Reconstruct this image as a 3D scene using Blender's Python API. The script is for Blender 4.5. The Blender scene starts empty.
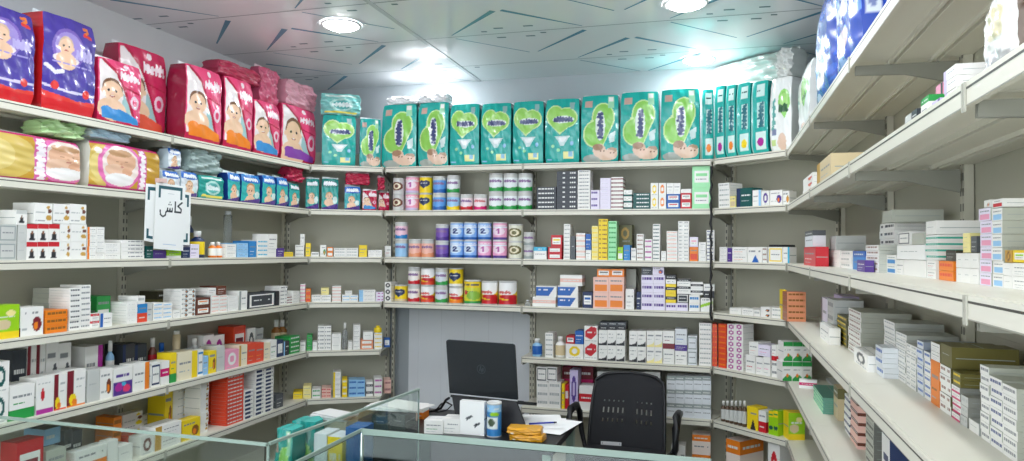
import bpy, math, random, zlib
import numpy as np
from mathutils import Vector, Matrix
C = bpy.context.scene.collection
sc = bpy.context.scene
# ------------------------------------------------------------------ camera model
CH = 1.55
FPX, YAW, PIT, ROLL = 716.7, .2812, .0263, .0095
FWD = np.array([-math.sin(YAW)*math.cos(PIT), math.cos(YAW)*math.cos(PIT), math.sin(PIT)])
RGT = np.array([math.cos(YAW), math.sin(YAW), 0.0]); UPV = np.cross(RGT, FWD)
C0 = np.array([0, 0, CH])
CR, SR = math.cos(ROLL), math.sin(ROLL)
def ray(x, y):
    a = (x-512)/FPX; b = (230.5-y)/FPX
    a, b = CR*a-SR*b, SR*a+CR*b
    return FWD+a*RGT+b*UPV
def proj(p):
    p = np.array(p, float)-C0; w = p@FWD
    a = p@RGT/w; b = p@UPV/w
    return 512+FPX*(CR*a+SR*b), 230.5-FPX*(-SR*a+CR*b)
def onz(x, y, z):
    d = ray(x, y); return C0+d*((z-CH)/d[2])
def onplane(x, y, P, n):
    d = ray(x, y); return C0+d*(((P[0]-C0[0])*n[0]+(P[1]-C0[1])*n[1])/(d[0]*n[0]+d[1]*n[1]))
cam = bpy.data.objects.new('camera', bpy.data.cameras.new('camera'))
cam.data.sensor_width = 36; cam.data.lens = 36*FPX/1024; cam.data.clip_start = .02
up2 = CR*UPV-SR*RGT*-1*-1
r2 = CR*RGT+SR*UPV; u2 = -SR*RGT+CR*UPV
cam.matrix_world = Matrix(((r2[0], u2[0], -FWD[0], 0), (r2[1], u2[1], -FWD[1], 0), (r2[2], u2[2], -FWD[2], CH), (0, 0, 0, 1)))
C.objects.link(cam); sc.camera = cam
# ------------------------------------------------------------------ colours and materials
def lin(h):
    if isinstance(h, tuple): return h
    h = h.lstrip('#'); o = []
    for i in (0, 2, 4):
        c = int(h[i:i+2], 16)/255
        o.append(c/12.92 if c <= .04045 else ((c+.055)/1.055)**2.4)
    return tuple(o)
PAL = dict(w='f1f0ea', g='c9cbc6', c='ece2c4', y='f4d51e', o='ef8420', r='c81f2c', m='7c1d2b', p='ee9fbb', P='b02c96', v='54378c', l='cdc0e2',
           b='1f62b4', n='1b2f5a', B='97c8ec', t='12988c', T='0c5450', G='2a9c48', L='9ad016', O='6e6a3c', k='26272c', d='53575a', s='e8996f', N='6a3826',
           e='d8c59c', a='c79c42', M='a2e6ad', Y='f4e79a', S='f0c3b4', R='e2482a', D='3a3f46', A='8d5a20', V='e9e2f2', K='2a86c8', C='3fb4d8', F='efc6a4', H='8a5a3a',
           q='dfe3e6', x='9aa3a0', z='b9bcae', W='fbfbf8', E='3d3a2a', u='d3126b', i='e2386b', j='b8b4a0')
def col(c):
    return lin(PAL[c]) if isinstance(c, str) and len(c) == 1 else lin(c)
def mat(name, base=None, rough=.5, attr=False, metal=0, coat=0, alpha=None, emit=None, trans=0, bump=0, noise=0, spec=.5, scale=40):
    m = bpy.data.materials.new(name); m.use_nodes = True; nt = m.node_tree; b = nt.nodes['Principled BSDF']
    b.inputs['Roughness'].default_value = rough; b.inputs['Metallic'].default_value = metal
    b.inputs['Coat Weight'].default_value = coat; b.inputs['Specular IOR Level'].default_value = spec
    src = None
    if attr:
        a = nt.nodes.new('ShaderNodeAttribute'); a.attribute_name = 'print'; src = a.outputs['Color']
        nt.links.new(src, b.inputs['Base Color'])
    elif base is not None:
        b.inputs['Base Color'].default_value = (*col(base), 1)
    if noise:
        tc = nt.nodes.new('ShaderNodeTexCoord'); n = nt.nodes.new('ShaderNodeTexNoise'); n.inputs['Scale'].default_value = scale; n.inputs['Detail'].default_value = 4
        nt.links.new(tc.outputs['Object'], n.inputs['Vector'])
        mx = nt.nodes.new('ShaderNodeMix'); mx.data_type = 'RGBA'; mx.blend_type = 'MULTIPLY'; mx.inputs['Factor'].default_value = noise
        if src: nt.links.new(src, mx.inputs['A'])
        else: mx.inputs['A'].default_value = (*col(base), 1)
        nt.links.new(n.outputs['Fac'], mx.inputs['B']); nt.links.new(mx.outputs['Result'], b.inputs['Base Color'])
        if bump:
            bp = nt.nodes.new('ShaderNodeBump'); bp.inputs['Strength'].default_value = bump; bp.inputs['Distance'].default_value = .01
            nt.links.new(n.outputs['Fac'], bp.inputs['Height']); nt.links.new(bp.outputs['Normal'], b.inputs['Normal'])
    if trans: b.inputs['Transmission Weight'].default_value = trans; b.inputs['IOR'].default_value = 1.45
    if alpha is not None: b.inputs['Alpha'].default_value = alpha
    if emit: b.inputs['Emission Color'].default_value = (*lin(emit[0]), 1); b.inputs['Emission Strength'].default_value = emit[1]
    return m
M_CARD = mat('printed_card', rough=.42, attr=True)
M_FILM = mat('printed_film', rough=.25, attr=True, coat=.3, noise=.1, bump=.12, scale=12)
M_TIN = mat('printed_tin', rough=.3, attr=True)
M_PLASTIC = mat('coloured_plastic', rough=.35, attr=True)
M_SHELF = mat('cream_shelf_enamel', 'dedbcb', rough=.42)
M_SHELFP = mat('cream_shelf_print', rough=.42, attr=True)
M_BRKT = mat('shaded_bracket_enamel', '8e8e82', rough=.45)  # darker than the shelf enamel: underside shade put into the bracket colour
M_PANEL = mat('cream_back_panel', 'b9b8a6', rough=.55)
M_CEIL = mat('pvc_ceiling', rough=.16, attr=True, spec=.5)
M_WALL = mat('painted_wall', 'aab1b4', rough=.7, noise=.08, scale=6)
M_WALL2 = mat('painted_wall_light', 'cfd0d0', rough=.7, noise=.08, scale=6)
M_FLOOR = mat('floor_tile', 'e6e3da', rough=.3, noise=.08, scale=4)
M_GLASS = mat('showcase_glass', 'e4efe9', rough=.03, trans=1.0)
M_CLEAR = mat('clear_plastic', 'e9eef0', rough=.12, trans=.85)
M_EDGE = mat('glass_edge', '93a79b', rough=.3)
M_BLACK = mat('black_plastic', '131418', rough=.45)
M_LID = mat('laptop_lid', '1d2226', rough=.5, noise=.15, scale=90)
M_MESH = mat('black_chair_mesh', '15161b', rough=.75)
M_SILVER = mat('brushed_silver', 'c8cacc', rough=.3, metal=1)
M_HINGE = mat('silver_paint', 'd4d7da', rough=.35)
M_DESK = mat('black_desk_laminate', '17181b', rough=.28)
M_PAPER = mat('white_paper', 'f3f3f0', rough=.8)
M_LAMP = mat('lamp_diffuser', 'ffffff', rough=.5, emit=('f4f8ff', 46.0))
# ------------------------------------------------------------------ mesh helpers
class MB:
    def __init__(s): s.v = []; s.f = []; s.c = []; s.sm = []
    def quad(s, pts, c=(.8, .8, .8), smooth=False):
        n = len(s.v); s.v += [tuple(p) for p in pts]; s.f.append(tuple(range(n, n+len(pts)))); s.c.append([c]*len(pts)); s.sm.append(smooth)
    def grid(s, fn, us, vs, cf, point=False, smooth=False, flip=False):
        nu, nv = len(us), len(vs); n = len(s.v)
        for v in vs:
            for u in us: s.v.append(tuple(fn(u, v)))
        for j in range(nv-1):
            for i in range(nu-1):
                q = [n+j*nu+i, n+j*nu+i+1, n+(j+1)*nu+i+1, n+(j+1)*nu+i]
                if point: cc = [cf[j][i], cf[j][i+1], cf[j+1][i+1], cf[j+1][i]]
                elif callable(cf): cc = [cf(i, j)]*4
                else: cc = [cf]*4
                if flip: q = q[::-1]; cc = cc[::-1]
                s.f.append(tuple(q)); s.c.append(cc); s.sm.append(smooth)
    def box(s, x0, y0, z0, x1, y1, z1, c=(.8, .8, .8), M=None):
        P = [(x0, y0, z0), (x1, y0, z0), (x1, y1, z0), (x0, y1, z0), (x0, y0, z1), (x1, y0, z1), (x1, y1, z1), (x0, y1, z1)]
        if M is not None: P = [tuple(M @ Vector(p)) for p in P]
        for f in ((0, 3, 2, 1), (4, 5, 6, 7), (0, 1, 5, 4), (1, 2, 6, 5), (2, 3, 7, 6), (3, 0, 4, 7)): s.quad([P[k] for k in f], c)
    def prism(s, poly, z0, z1, c=(.8, .8, .8), ctop=None):
        n = len(poly)
        s.quad([(p[0], p[1], z1) for p in poly], ctop or c); s.quad([(p[0], p[1], z0) for p in poly][::-1], c)
        for i in range(n):
            a, b = poly[i], poly[(i+1) % n]; s.quad([(a[0], a[1], z0), (b[0], b[1], z0), (b[0], b[1], z1), (a[0], a[1], z1)], c)
    def lathe(s, prof, n=20, c=(.8, .8, .8), cf=None, smooth=True, cx=0, cy=0):
        for k in range(len(prof)-1):
            (r0, z0), (r1, z1) = prof[k], prof[k+1]
            for i in range(n):
                a, b = 2*math.pi*i/n, 2*math.pi*(i+1)/n
                cc = cf(k, i/n) if cf else c
                p = [(cx+r0*math.cos(a), cy+r0*math.sin(a), z0), (cx+r0*math.cos(b), cy+r0*math.sin(b), z0), (cx+r1*math.cos(b), cy+r1*math.sin(b), z1), (cx+r1*math.cos(a), cy+r1*math.sin(a), z1)]
                if r0 < 1e-6: p = [p[0], p[2], p[3]]
                elif r1 < 1e-6: p = p[:3]
                s.quad(p, cc, smooth)
    def tube(s, pts, r, n=8, c=(.1, .1, .1), closed=False):
        P = [Vector(p) for p in pts]; m = len(P); rings = []
        for i, p in enumerate(P):
            a = P[i-1] if (i > 0 or closed) else p; b = P[(i+1) % m] if (i < m-1 or closed) else p
            t = (b-a).normalized(); ref = Vector((0, 0, 1)) if abs(t.z) < .9 else Vector((1, 0, 0))
            x = t.cross(ref).normalized(); y = t.cross(x)
            rr = r[i] if isinstance(r, (list, tuple)) else r
            rings.append([p+rr*(math.cos(2*math.pi*k/n)*x+math.sin(2*math.pi*k/n)*y) for k in range(n)])
        for i in range(m if closed else m-1):
            A, B = rings[i], rings[(i+1) % m]
            for k in range(n): s.quad([A[k], A[(k+1) % n], B[(k+1) % n], B[k]], c, True)
        if not closed: s.quad(rings[0][::-1], c); s.quad(rings[-1], c)
    def mesh(s, name, material):
        me = bpy.data.meshes.new(name); me.from_pydata(s.v, [], s.f); me.materials.append(material)
        a = me.color_attributes.new('print', 'FLOAT_COLOR', 'CORNER')
        flat = [x for cc in s.c for k in cc for x in (k[0], k[1], k[2], 1.0)]
        a.data.foreach_set('color', flat); me.polygons.foreach_set('use_smooth', s.sm)
        if any(s.sm):
            import bmesh
            bm = bmesh.new(); bm.from_mesh(me); bmesh.ops.remove_doubles(bm, verts=bm.verts, dist=1e-5); bm.to_mesh(me); bm.free()
        me.update(); return me
    def build(s, name, material, parent=None, loc=None, rz=0):
        o = bpy.data.objects.new(name, s.mesh(name, material)); C.objects.link(o)
        if parent: o.parent = parent
        if loc is not None: o.location = loc
        o.rotation_euler[2] = rz; return o
USED = {}
def tag(o, label, cat=None, group=None, kind=None):
    o['label'] = label
    if cat: o['category'] = cat
    if group: o['group'] = group
    if kind: o['kind'] = kind
    USED[label] = USED.get(label, 0)+1
    return o
def empty(name, loc=(0, 0, 0), rz=0):
    o = bpy.data.objects.new(name, None); C.objects.link(o); o.location = loc; o.rotation_euler[2] = rz; o.empty_display_size = .05; return o
# ------------------------------------------------------------------ printed canvases
def inpoly(x, y, P):
    r = np.zeros(x.shape, bool); j = len(P)-1
    for i in range(len(P)):
        xi, yi = P[i]; xj, yj = P[j]
        r ^= ((yi > y) != (yj > y)) & (x < (xj-xi)*(y-yi)/((yj-yi) or 1e-9)+xi); j = i
    return r
def paint(shapes, base, w, h, us, vs):
    U, V = np.meshgrid(us, vs); img = np.empty(U.shape+(3,)); img[:] = col(base)
    for s in shapes:
        k = s[0]
        if k == 'r': m = (U >= s[1]) & (U <= s[3]) & (V >= s[2]) & (V <= s[4])
        elif k == 'e': m = ((U-s[1])/s[3])**2+((V-s[2])/s[4])**2 <= 1
        elif k == 'p': m = inpoly(U, V, s[1])
        elif k == 'l':
            m = np.zeros(U.shape, bool); P = s[1]
            for (a, b), (c, d) in zip(P[:-1], P[1:]):
                ax, ay, bx, by = a*w, b*h, c*w, d*h; dx, dy = bx-ax, by-ay; L = dx*dx+dy*dy+1e-12
                t = np.clip(((U*w-ax)*dx+(V*h-ay)*dy)/L, 0, 1); m |= np.hypot(U*w-ax-t*dx, V*h-ay-t*dy) <= s[2]
        img[m] = col(s[-1])
    return img
def cuts(shapes):
    us, vs = {0.0, 1.0}, {0.0, 1.0}
    for s in shapes: us |= {min(1, max(0, s[1])), min(1, max(0, s[3]))}; vs |= {min(1, max(0, s[2])), min(1, max(0, s[4]))}
    return sorted(us), sorted(vs)
def canvas(mb, fn, shapes, base, w, h, cell=.004, smooth=False, flip=False, mins=1):
    if all(s[0] == 'r' for s in shapes) and mins == 1:
        us, vs = cuts(shapes); mu = [(a+b)/2 for a, b in zip(us, us[1:])]; mv = [(a+b)/2 for a, b in zip(vs, vs[1:])]
        img = paint(shapes, base, w, h, mu, mv)
        mb.grid(fn, us, vs, lambda i, j: tuple(img[j][i]), smooth=smooth, flip=flip)
    else:
        us = np.linspace(0, 1, max(mins, int(w/cell))+1); vs = np.linspace(0, 1, max(mins, int(h/cell))+1)
        mb.grid(fn, us, vs, [[tuple(c) for c in r] for r in paint(shapes, base, w, h, us, vs)], point=True, smooth=smooth, flip=flip)
SOFT = {'d': '8d9092', 'x': 'b4b8b6', 'k': '55575c', 'n': '56618a', 'm': 'a0606a', 'N': '9a7868', 'w': 'e4e6e2'}
def words(rng, u0, u1, v, th, c, dens=.75):
    o = []; u = u0; v += th*.2; th *= .62; c = SOFT.get(c, c)
    while u < u1:
        L = rng.uniform(.06, .2); e = min(u1, u+L)
        if rng.random() < dens+.2: o.append(('r', u, v, e, v+th, c))
        u = e+.03
    return o
def decor(dec, acc, base, rng):
    dk = 'd' if base not in 'knDTNvmbO' else 'w'
    o = []; tx = lambda v, th=.08, a=.12, b=.88, c=dk: words(rng, a, b, v, th, c)
    if dec == 'plain': o += words(rng, .15, .75, .52, .07, 'x')
    elif dec == 'none': pass
    elif dec == 'text': o += tx(.58, .12)+words(rng, .12, .7, .32, .07, acc)+words(rng, .12, .6, .14, .05, 'x')
    elif dec == 'line': o += words(rng, .08, .92, .34, .5, acc)
    elif dec == 'tag': o += [('r', .08, .12, .7, .7, acc), ('r', .76, .3, .9, .6, 'x')]
    elif dec == 'sketch': o += [('p', [(.25, .5), (.5, .6), (.52, .54), (.3, .42)], 'd'), ('p', [(.58, .3), (.82, .4), (.84, .34), (.62, .22)], 'd'), ('e', .68, .33, .05, .03, 'k')]
    elif dec == 'milk': o += [('r', 0, .76, 1, 1, 'B'), ('r', .2, .25, .75, .62, 'e6ece8'), ('e', .48, .44, .16, .12, '4a5a40'), ('e', .62, .7, .24, .06, 'L'), *words(rng, .15, .8, .84, .08, 'w')]
    elif dec == 'band': o += [('r', 0, 0, 1, .3, acc)]+tx(.62, .11)+words(rng, .15, .6, .44, .06, acc)
    elif dec == 'half': o += [('r', 0, 0, 1, .5, acc)]+tx(.7, .12)+words(rng, .15, .75, .2, .1, 'w' if acc not in 'wyc' else 'd')
    elif dec == 'top': o += [('r', 0, .68, 1, 1, acc)]+words(rng, .12, .85, .78, .1, 'w')+tx(.36, .1)
    elif dec == 'left': o += [('r', 0, 0, .24, 1, acc)]+tx(.55, .12, .32, .9)+tx(.28, .07, .32, .8, 'x')
    elif dec == 'right': o += [('r', .72, 0, 1, 1, acc)]+tx(.55, .12, .1, .66)+tx(.28, .07, .1, .6, 'x')
    elif dec == 'mid': o += [('r', 0, .35, 1, .68, acc)]+words(rng, .15, .85, .46, .1, 'w' if acc not in 'wyc' else 'd')
    elif dec == 'dia': o += [('p', [(0, .1), (.62, .1), (.9, .9), (0, .9)], acc), *words(rng, .1, .6, .6, .12, 'w'), *words(rng, .1, .5, .36, .08, 'w')]
    elif dec == 'circ': o += [('e', .5, .52, .3, .34, acc), ('e', .5, .52, .16, .18, base)]+words(rng, .15, .85, .04, .08, 'x')
    elif dec == 'dot': o += [('e', .5, .5, .34, .36, acc), ('e', .5, .5, .16, .17, 'w')]
    elif dec == 'wave': o += [('p', [(0, 0), (1, 0), (1, .42), (.75, .2), (.45, .14), (0, .1)], acc)]+tx(.66, .12)+words(rng, .12, .6, .46, .07, 'x')
    elif dec == 'face': o += [('r', 0, .76, 1, 1, acc), ('e', .5, .36, .2, .16, 'k'), ('e', .5, .52, .1, .1, 'H'), ('p', [(.2, .1), (.8, .1), (.6, .4), (.4, .4)], 'k')]+words(rng, .12, .88, .64, .05, 'd')
    elif dec == 'pic': o += [('e', .72, .4, .2, .26, acc), ('e', .68, .34, .1, .14, 'o')]+tx(.72, .13, .08, .8)+tx(.2, .08, .08, .5, 'x')
    elif dec == 'deco': o += [('e', .82, .3, .16, .13, acc), ('e', .86, .62, .12, .1, 'N'), ('e', .78, .82, .1, .08, acc)]+tx(.5, .07, .1, .62, 'x')+tx(.12, .05, .08, .6, 'd')
    elif dec == 'frame': o += [('r', .05, .08, .95, .92, acc), ('r', .12, .16, .88, .84, base)]+tx(.46, .12, .2, .8)
    elif dec == 'label': o += [('r', .12, .22, .88, .78, 'w'), ('r', .2, .52, .8, .66, acc), *words(rng, .2, .75, .34, .08, 'd')]
    elif dec == 'block': o += [('r', .1, .1, .9, .52, acc)]+tx(.68, .14)
    elif dec == 'purp': o += [('r', 0, 0, 1, .5, 'v'), ('e', .3, .3, .2, .16, 'P'), ('e', .7, .22, .2, .14, 'i'), ('e', .55, .4, .12, .08, 'C')]+tx(.66, .13, .12, .88, 'v')
    elif dec == 'fruit': o += [('r', 0, 0, .36, 1, 'm'), ('e', .32, .2, .2, .16, 'y'), ('e', .42, .12, .14, .1, 'o'), ('r', 0, 0, 1, .05, acc)]+tx(.7, .07, .48, .92, 'x')+tx(.5, .05, .48, .85, 'x')
    elif dec == 'medal': o += [('e', .36, .52, .1, .18, 'r'), ('r', 0, 0, 1, .13, acc)]+tx(.82, .04, .1, .8, 'x')
    elif dec == 'green': o += [('p', [(0, 0), (1, 0), (1, .18), (.6, .36), (0, .12)], 'G'), ('r', 0, .78, 1, 1, 'G'), ('e', .5, .3, .1, .1, 'o')]+tx(.55, .09, .1, .8)
    elif dec == 'lime': o += [('p', [(0, .3), (1, .55), (1, .8), (0, .5)], 'L')]+tx(.82, .1)
    elif dec == 'leaf': o += [('r', 0, 0, 1, .22, 'y'), ('e', .35, .42, .3, .16, 'e'), ('e', .65, .75, .2, .1, 'Y')]+tx(.6, .08, .2, .8, 'w')
    elif dec == 'stars': o += [('e', .3, .3, .18, .1, 'T'), ('e', .7, .3, .18, .1, 'T'), ('r', 0, .75, 1, 1, 'y')]+tx(.8, .1, .1, .9, 'G')
    elif dec == 'logo': o += [('p', [(.08, .35), (.5, .2), (.92, .5), (.92, .9), (.5, .98), (.08, .68)], acc), *words(rng, .25, .8, .56, .12, 'w')]+tx(.08, .06, .1, .9, 'x')
    elif dec == 'tri': o += [('p', [(.3, 0), (.8, 0), (.55, .5)], acc)]+tx(.66, .12)
    return o
def rng_of(*a): return random.Random(zlib.crc32(repr(a).encode()))
def box_mesh(name, w, d, h, base, dec, acc, seed, sd=None, sdec=None, tc=None, cell=.004):
    """carton: printed front (-y), plain or printed ends with flap seams; origin at centre of its base"""
    rng = rng_of(seed); mb = MB(); sh = decor(dec, acc, base, rng); sdc = sd or base
    hw, hd = w/2, d/2
    canvas(mb, lambda u, v: (-hw+u*w, -hd, v*h), sh, base, w, h, cell)
    canvas(mb, lambda u, v: (hw-u*w, hd, v*h), sh[:2] if all(s[0] == 'r' for s in sh[:2]) else [], base, w, h, .03)
    seam = [('r', .06, .46, .94, .5, 'x')]; ext = []
    if dec in ('band', 'half', 'top', 'mid') and not sd: ext = [s for s in sh[:1]]
    if sdec: ext = decor(sdec, acc, sdc, rng)
    for sg in (-1, 1):
        canvas(mb, (lambda u, v: (hw, -hd+u*d, v*h)) if sg > 0 else (lambda u, v: (-hw, hd-u*d, v*h)), ext or seam, sdc, d, h, .006)
    t = tc or sdc
    canvas(mb, lambda u, v: (-hw+u*w, -hd+v*d, h), [('r', .03, .47, .97, .5, 'x')] if d > .03 else [], t, w, d)
    mb.quad([(-hw, -hd, 0), (-hw, hd, 0), (hw, hd, 0), (hw, -hd, 0)], col(base))
    return mb.mesh(name, M_CARD)
def pack_mesh(name, w, d, h, base, shapes, side, seed, cell=.004, wr=.004, sshapes=None, top=None, flat=.5, bul=.28):
    """soft film pack: pillowed faces, narrowed sealed top, gusset sides"""
    rng = rng_of(seed); ph = [rng.uniform(0, 6.28) for _ in range(8)]; mb = MB()
    def P(x, y, z):
        dp = (1-bul)+bul*(1-abs(x)**3)
        zt = max(0, z-.55)/.45; zb = max(0, -z-.7)/.3
        dp *= 1-flat*zt**1.6; dp *= 1-.18*zb**2
        wd = 1-.05*zt**2-.03*zb**2-.02*(abs(y)**2)
        wob = wr*(math.sin(5*x+3*z+ph[0])+.7*math.sin(9*z-4*x+ph[1])+.6*math.sin(14*x+ph[2]+6*z)+.5*math.sin(19*z+7*x+ph[5]))*(.4+.6*abs(y))
        cr = 1-.02*abs(x)**6
        return (x*w/2*wd+.4*wr*math.sin(7*z+ph[3]), y*d/2*dp+wob*(1 if y < 0 else -1), h*(z*cr+1)/2+.3*wr*math.sin(6*x+ph[4])*(z > 0))
    canvas(mb, lambda u, v: P(2*u-1, -1, 2*v-1), shapes, base, w, h, cell, smooth=True, mins=10)
    n = 11; us = np.linspace(0, 1, n)
    mb.grid(lambda u, v: P(1-2*u, 1, 2*v-1), us, us, col(base), smooth=True)
    if sshapes: canvas(mb, lambda u, v: P(1, 2*u-1, 2*v-1), sshapes, side, d, h, .008, smooth=True, mins=10)
    else: mb.grid(lambda u, v: P(1, 2*u-1, 2*v-1), us, us, col(side), smooth=True)
    mb.grid(lambda u, v: P(-1, 1-2*u, 2*v-1), us, us, col(side), smooth=True)
    mb.grid(lambda u, v: P(2*u-1, 2*v-1, 1), us, us, col(top or base), smooth=True)
    mb.grid(lambda u, v: P(2*u-1, 1-2*v, -1), us, us, col(base), smooth=True)
    return mb.mesh(name, M_FILM)
def scrib(rng, u0, v0, u1, v1, th, c, n=5, vert=False):
    """looping brush lettering (not legible)"""
    o = []
    for k in range(n):
        a = k/n; b = (k+.8)/n; am = rng.uniform(.6, 1)
        pts = [(a, .15), (a+.02, am), ((a+b)/2, .25+.3*rng.random()), (b, am*.8), (b, .12), (b+.3/n, .2)]
        o.append(('l', [((u0+(1-q)*(u1-u0), v0+p*(v1-v0)) if vert else (u0+p*(u1-u0), v0+q*(v1-v0))) for p, q in pts], th, c))
    return o
def baby(u, v, r, asp, hair='H'):
    """small baby portrait, r = head half-width in u, asp = w/h of the face of the pack"""
    k = asp
    return [('e', u, v-1.9*r*k, 1.5*r, 1.2*r*k, 'F'), ('e', u, v+.25*r*k, 1.05*r, 1.15*r*k, hair), ('e', u, v, .98*r, 1.08*r*k, 'F'), ('e', u-.98*r, v-.1*r*k, .18*r, .25*r*k, 'F'), ('e', u+.98*r, v-.1*r*k, .18*r, .25*r*k, 'F'),
            ('e', u-.38*r, v+.08*r*k, .14*r, .13*r*k, 'k'), ('e', u+.38*r, v+.08*r*k, .14*r, .13*r*k, 'k'), ('e', u, v-.2*r*k, .12*r, .1*r*k, 'S'), ('e', u, v-.52*r*k, .28*r, .1*r*k, 'b0504c'), ('e', u, v-.49*r*k, .2*r, .04*r*k, 'f0e4de')]
def pack_art(kind, rng, w, h, acc='o'):
    a = w/h; o = []
    if kind == 'tealh':
        for e, c in ((.035, 'd4f0a8'), (0, '9ad660')):
            o += [('e', .3, .73, .23+e, .15+e*a, c), ('e', .64, .7, .28+e, .14+e*a, c), ('p', [(.08-e, .71), (.3, .6), (.92+e, .68), (.72, .56), (.44, .47-e), (.2, .57)], c)]
        o += [('e', .54, .67, .32, .055, 'e8f2ec')]+scrib(rng, .28, .635, .8, .71, .0065, '3a4878', 6)
        o += [('p', [(.27, .42), (.75, .42), (.64, .34), (.57, .27), (.46, .27), (.39, .34)], 'cfe6e4'), ('p', [(.37, .4), (.66, .4), (.57, .33), (.47, .33)], 'f4f8f8')]
        o += [('r', .54, .07, .84, .17, 'f2efa0'), ('r', .7, .1, .82, .17, '8ac0dc'), ('e', .24, .26, .05, .025, 'M'), ('e', .4, .2, .05, .025, 'M'), ('e', .8, .3, .05, .035, 'B'), ('p', [(.72, .94), (.88, .94), (.85, .83), (.75, .83)], '8fb6b2'), ('r', .04, .05, .2, .065, 'B')]
    elif kind == 'tealv':
        for e, c in ((.035, 'd4f0a8'), (0, '8fd05a')):
            o += [('e', .6, .66, .27+e, .2+e*a, c), ('e', .36, .42, .27+e, .18+e*a, c), ('p', [(.3-e, .6+e), (.86+e, .6), (.6, .26-e), (.12, .36)], c)]
        o += [('e', .52, .54, .13, .22, 'e8f2ec')]+scrib(rng, .44, .36, .6, .72, .0075, '3a4878', 6, True)
        o += [('e', .3, .05, .26, .06, 'a8b0a8'), ('e', .5, .17, .17, .1, 'e6c4ac'), ('e', .82, .12, .16, .09, 'ecd0bc'), ('e', .46, .22, .14, .05, 'a88468'), ('e', .84, .17, .12, .04, 'b89478'), ('e', .7, .1, .26, .08, 'e8c8b0'), ('e', .53, .16, .02, .012, 'N'), ('e', .62, .16, .02, .012, 'N'), ('e', .8, .13, .02, .012, 'N'), ('e', .88, .13, .02, .012, 'N')]
        o += [('r', .72, .8, .88, .98, '9fd9b0'), ('r', .74, .9, .86, .97, 'w'), ('r', .1, .82, .3, .92, 'c9a79a'), ('p', [(.74, .4), (.92, .46), (.9, .3), (.78, .28)], 'd8ece8')]
    elif kind == 'spine':
        o += [('r', .02, 0, .08, 1, '9fd6ce'), ('r', .3, .06, .9, .3, 'd6efe8'), ('e', .6, .16, .2, .06, acc), ('r', .4, .36, .85, .7, 'b9e2dc')]+scrib(rng, .45, .37, .8, .69, .006, '1d6c78', 6, True)+[('r', .35, .78, .85, .95, 'd2ece6'), *words(rng, .4, .8, .85, .03, 'T')]
    elif kind == 'purple':
        o += [('r', 0, 0, 1, .13, 'd8242c'), ('p', [(0, .13), (1, .12), (1, .17), (.6, .15), (0, .2)], 'e23a34'), ('l', [(0, .26), (.4, .23), (1, .24)], .005, 'd8d0f0'), ('e', .2, .27, .07, .045, 'e2342e'), ('e', .8, .24, .07, .045, 'e2342e'),
              ('l', [(.05, .46), (.2, .4), (.34, .43)], .008, 'e8e4f8'), ('e', .44, .68, .3, .2, '7d63b8'), ('e', .44, .68, .25, .165, '9f8bd0')]
        o += [('e', .4, .56, .24, .055, 'ece0e0')]+baby(.4, .69, .13, a*.95, 'd8b89a')+scrib(rng, .6, .58, .9, .72, .006, 'b9aee0', 4)+words(rng, .15, .9, .5, .03, 'a79ad8')
        o += [('l', [(.76, .935), (.85, .945), (.86, .915), (.77, .88)], .006, 'f0803a'), ('l', [(.76, .87), (.9, .86)], .007, 'e23a34')]
    elif kind == 'pink':
        o += [('p', [(.03, .97), (.12, .97), (.4, .8), (.62, .5), (.8, .12), (.03, .1)], 'f0e6e4'), ('p', [(.5, .1), (.55, .5), (.68, .42), (.86, .1)], '9fc3c4'), ('l', [(.12, .97), (.4, .8), (.62, .5), (.84, .12)], .008, 'b5143f')]
        o += [('r', 0, 0, 1, .1, 'c3174a')]+baby(.3, .5, .21, a*.85, '7a5238')+[('p', [(.08, .22), (.5, .24), (.9, .15), (.95, .05), (.08, .07)], acc), ('e', .2, .2, .13, .06, acc)]
        o += scrib(rng, .5, .72, .93, .86, .0055, 'fbe9ee', 5)+[('e', .84, .4, .11, .11*a*1.2, 'f0c9da'), ('e', .84, .4, .06, .06*a*1.2, 'e2386b'), ('e', .62, .93, .06, .04, 'fbe9ee'), ('l', [(.5, .62), (.95, .56)], .004, 'b5143f')]
    elif kind == 'gold':
        cu = .37 if acc == 'l' else .82
        o += [('e', .25, .5, .3, .5, 'd9bd62'), ('e', .18, .5, .18, .34, 'e6d080'), ('p', [(cu-.1, 1), (cu+.1, 1), (cu+.1, 0), (cu-.16, 0)], 'd24a94'), ('e', cu+.02, .52, .3, .52, 'e875b4'), ('e', cu+.03, .52, .25, .45, 'f3e3da'), ('e', cu+.04, .62, .2, .26, 'e9b795'), ('e', cu-.04, .42, .15, .13, 'f0c6a8'), ('e', cu+.12, .4, .07, .1, 'e2ab88'), ('e', cu+.02, .22, .2, .14, 'f4f1ee'),
              ('e', cu+.1, .62, .02, .01, 'a87858'), ('e', cu-.02, .61, .02, .01, 'a87858'), ('e', cu+.05, .5, .03, .018, 'cf8878'), ('e', cu+.04, .56, .016, .02, 'd9a080'), ('e', cu+.02, .8, .16, .08, 'c89a70')]
        x = .7 if acc == 'l' else .58
        o += [('r', x-.05, .04, x+.07, .96, 'd763a6')]+scrib(rng, x-.04, .05, x+.06, .93, .0055, 'fbf3f6', 8, True)+[('e', .1, .8, .05, .07, 'f3ecd8'), ('r', 0, .95, 1, 1, 'c2246f'), ('r', 0, 0, 1, .05, 'b22068')]
    elif kind == 'babies':
        o += [('r', 0, .76, 1, 1, acc), ('e', .5, .76, .5, .06, acc)]+scrib(rng, .15, .78, .85, .9, .005, 'f2f6fa', 5)+baby(.45, .42, .2, a, 'c79a60')+[('p', [(0, 0), (1, 0), (1, .2), (.5, .12), (0, .05)], 'G' if acc == 'b' else 'v'), ('e', .8, .3, .14, .12, 'd9efe9')]
    elif kind == 'circle':
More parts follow.
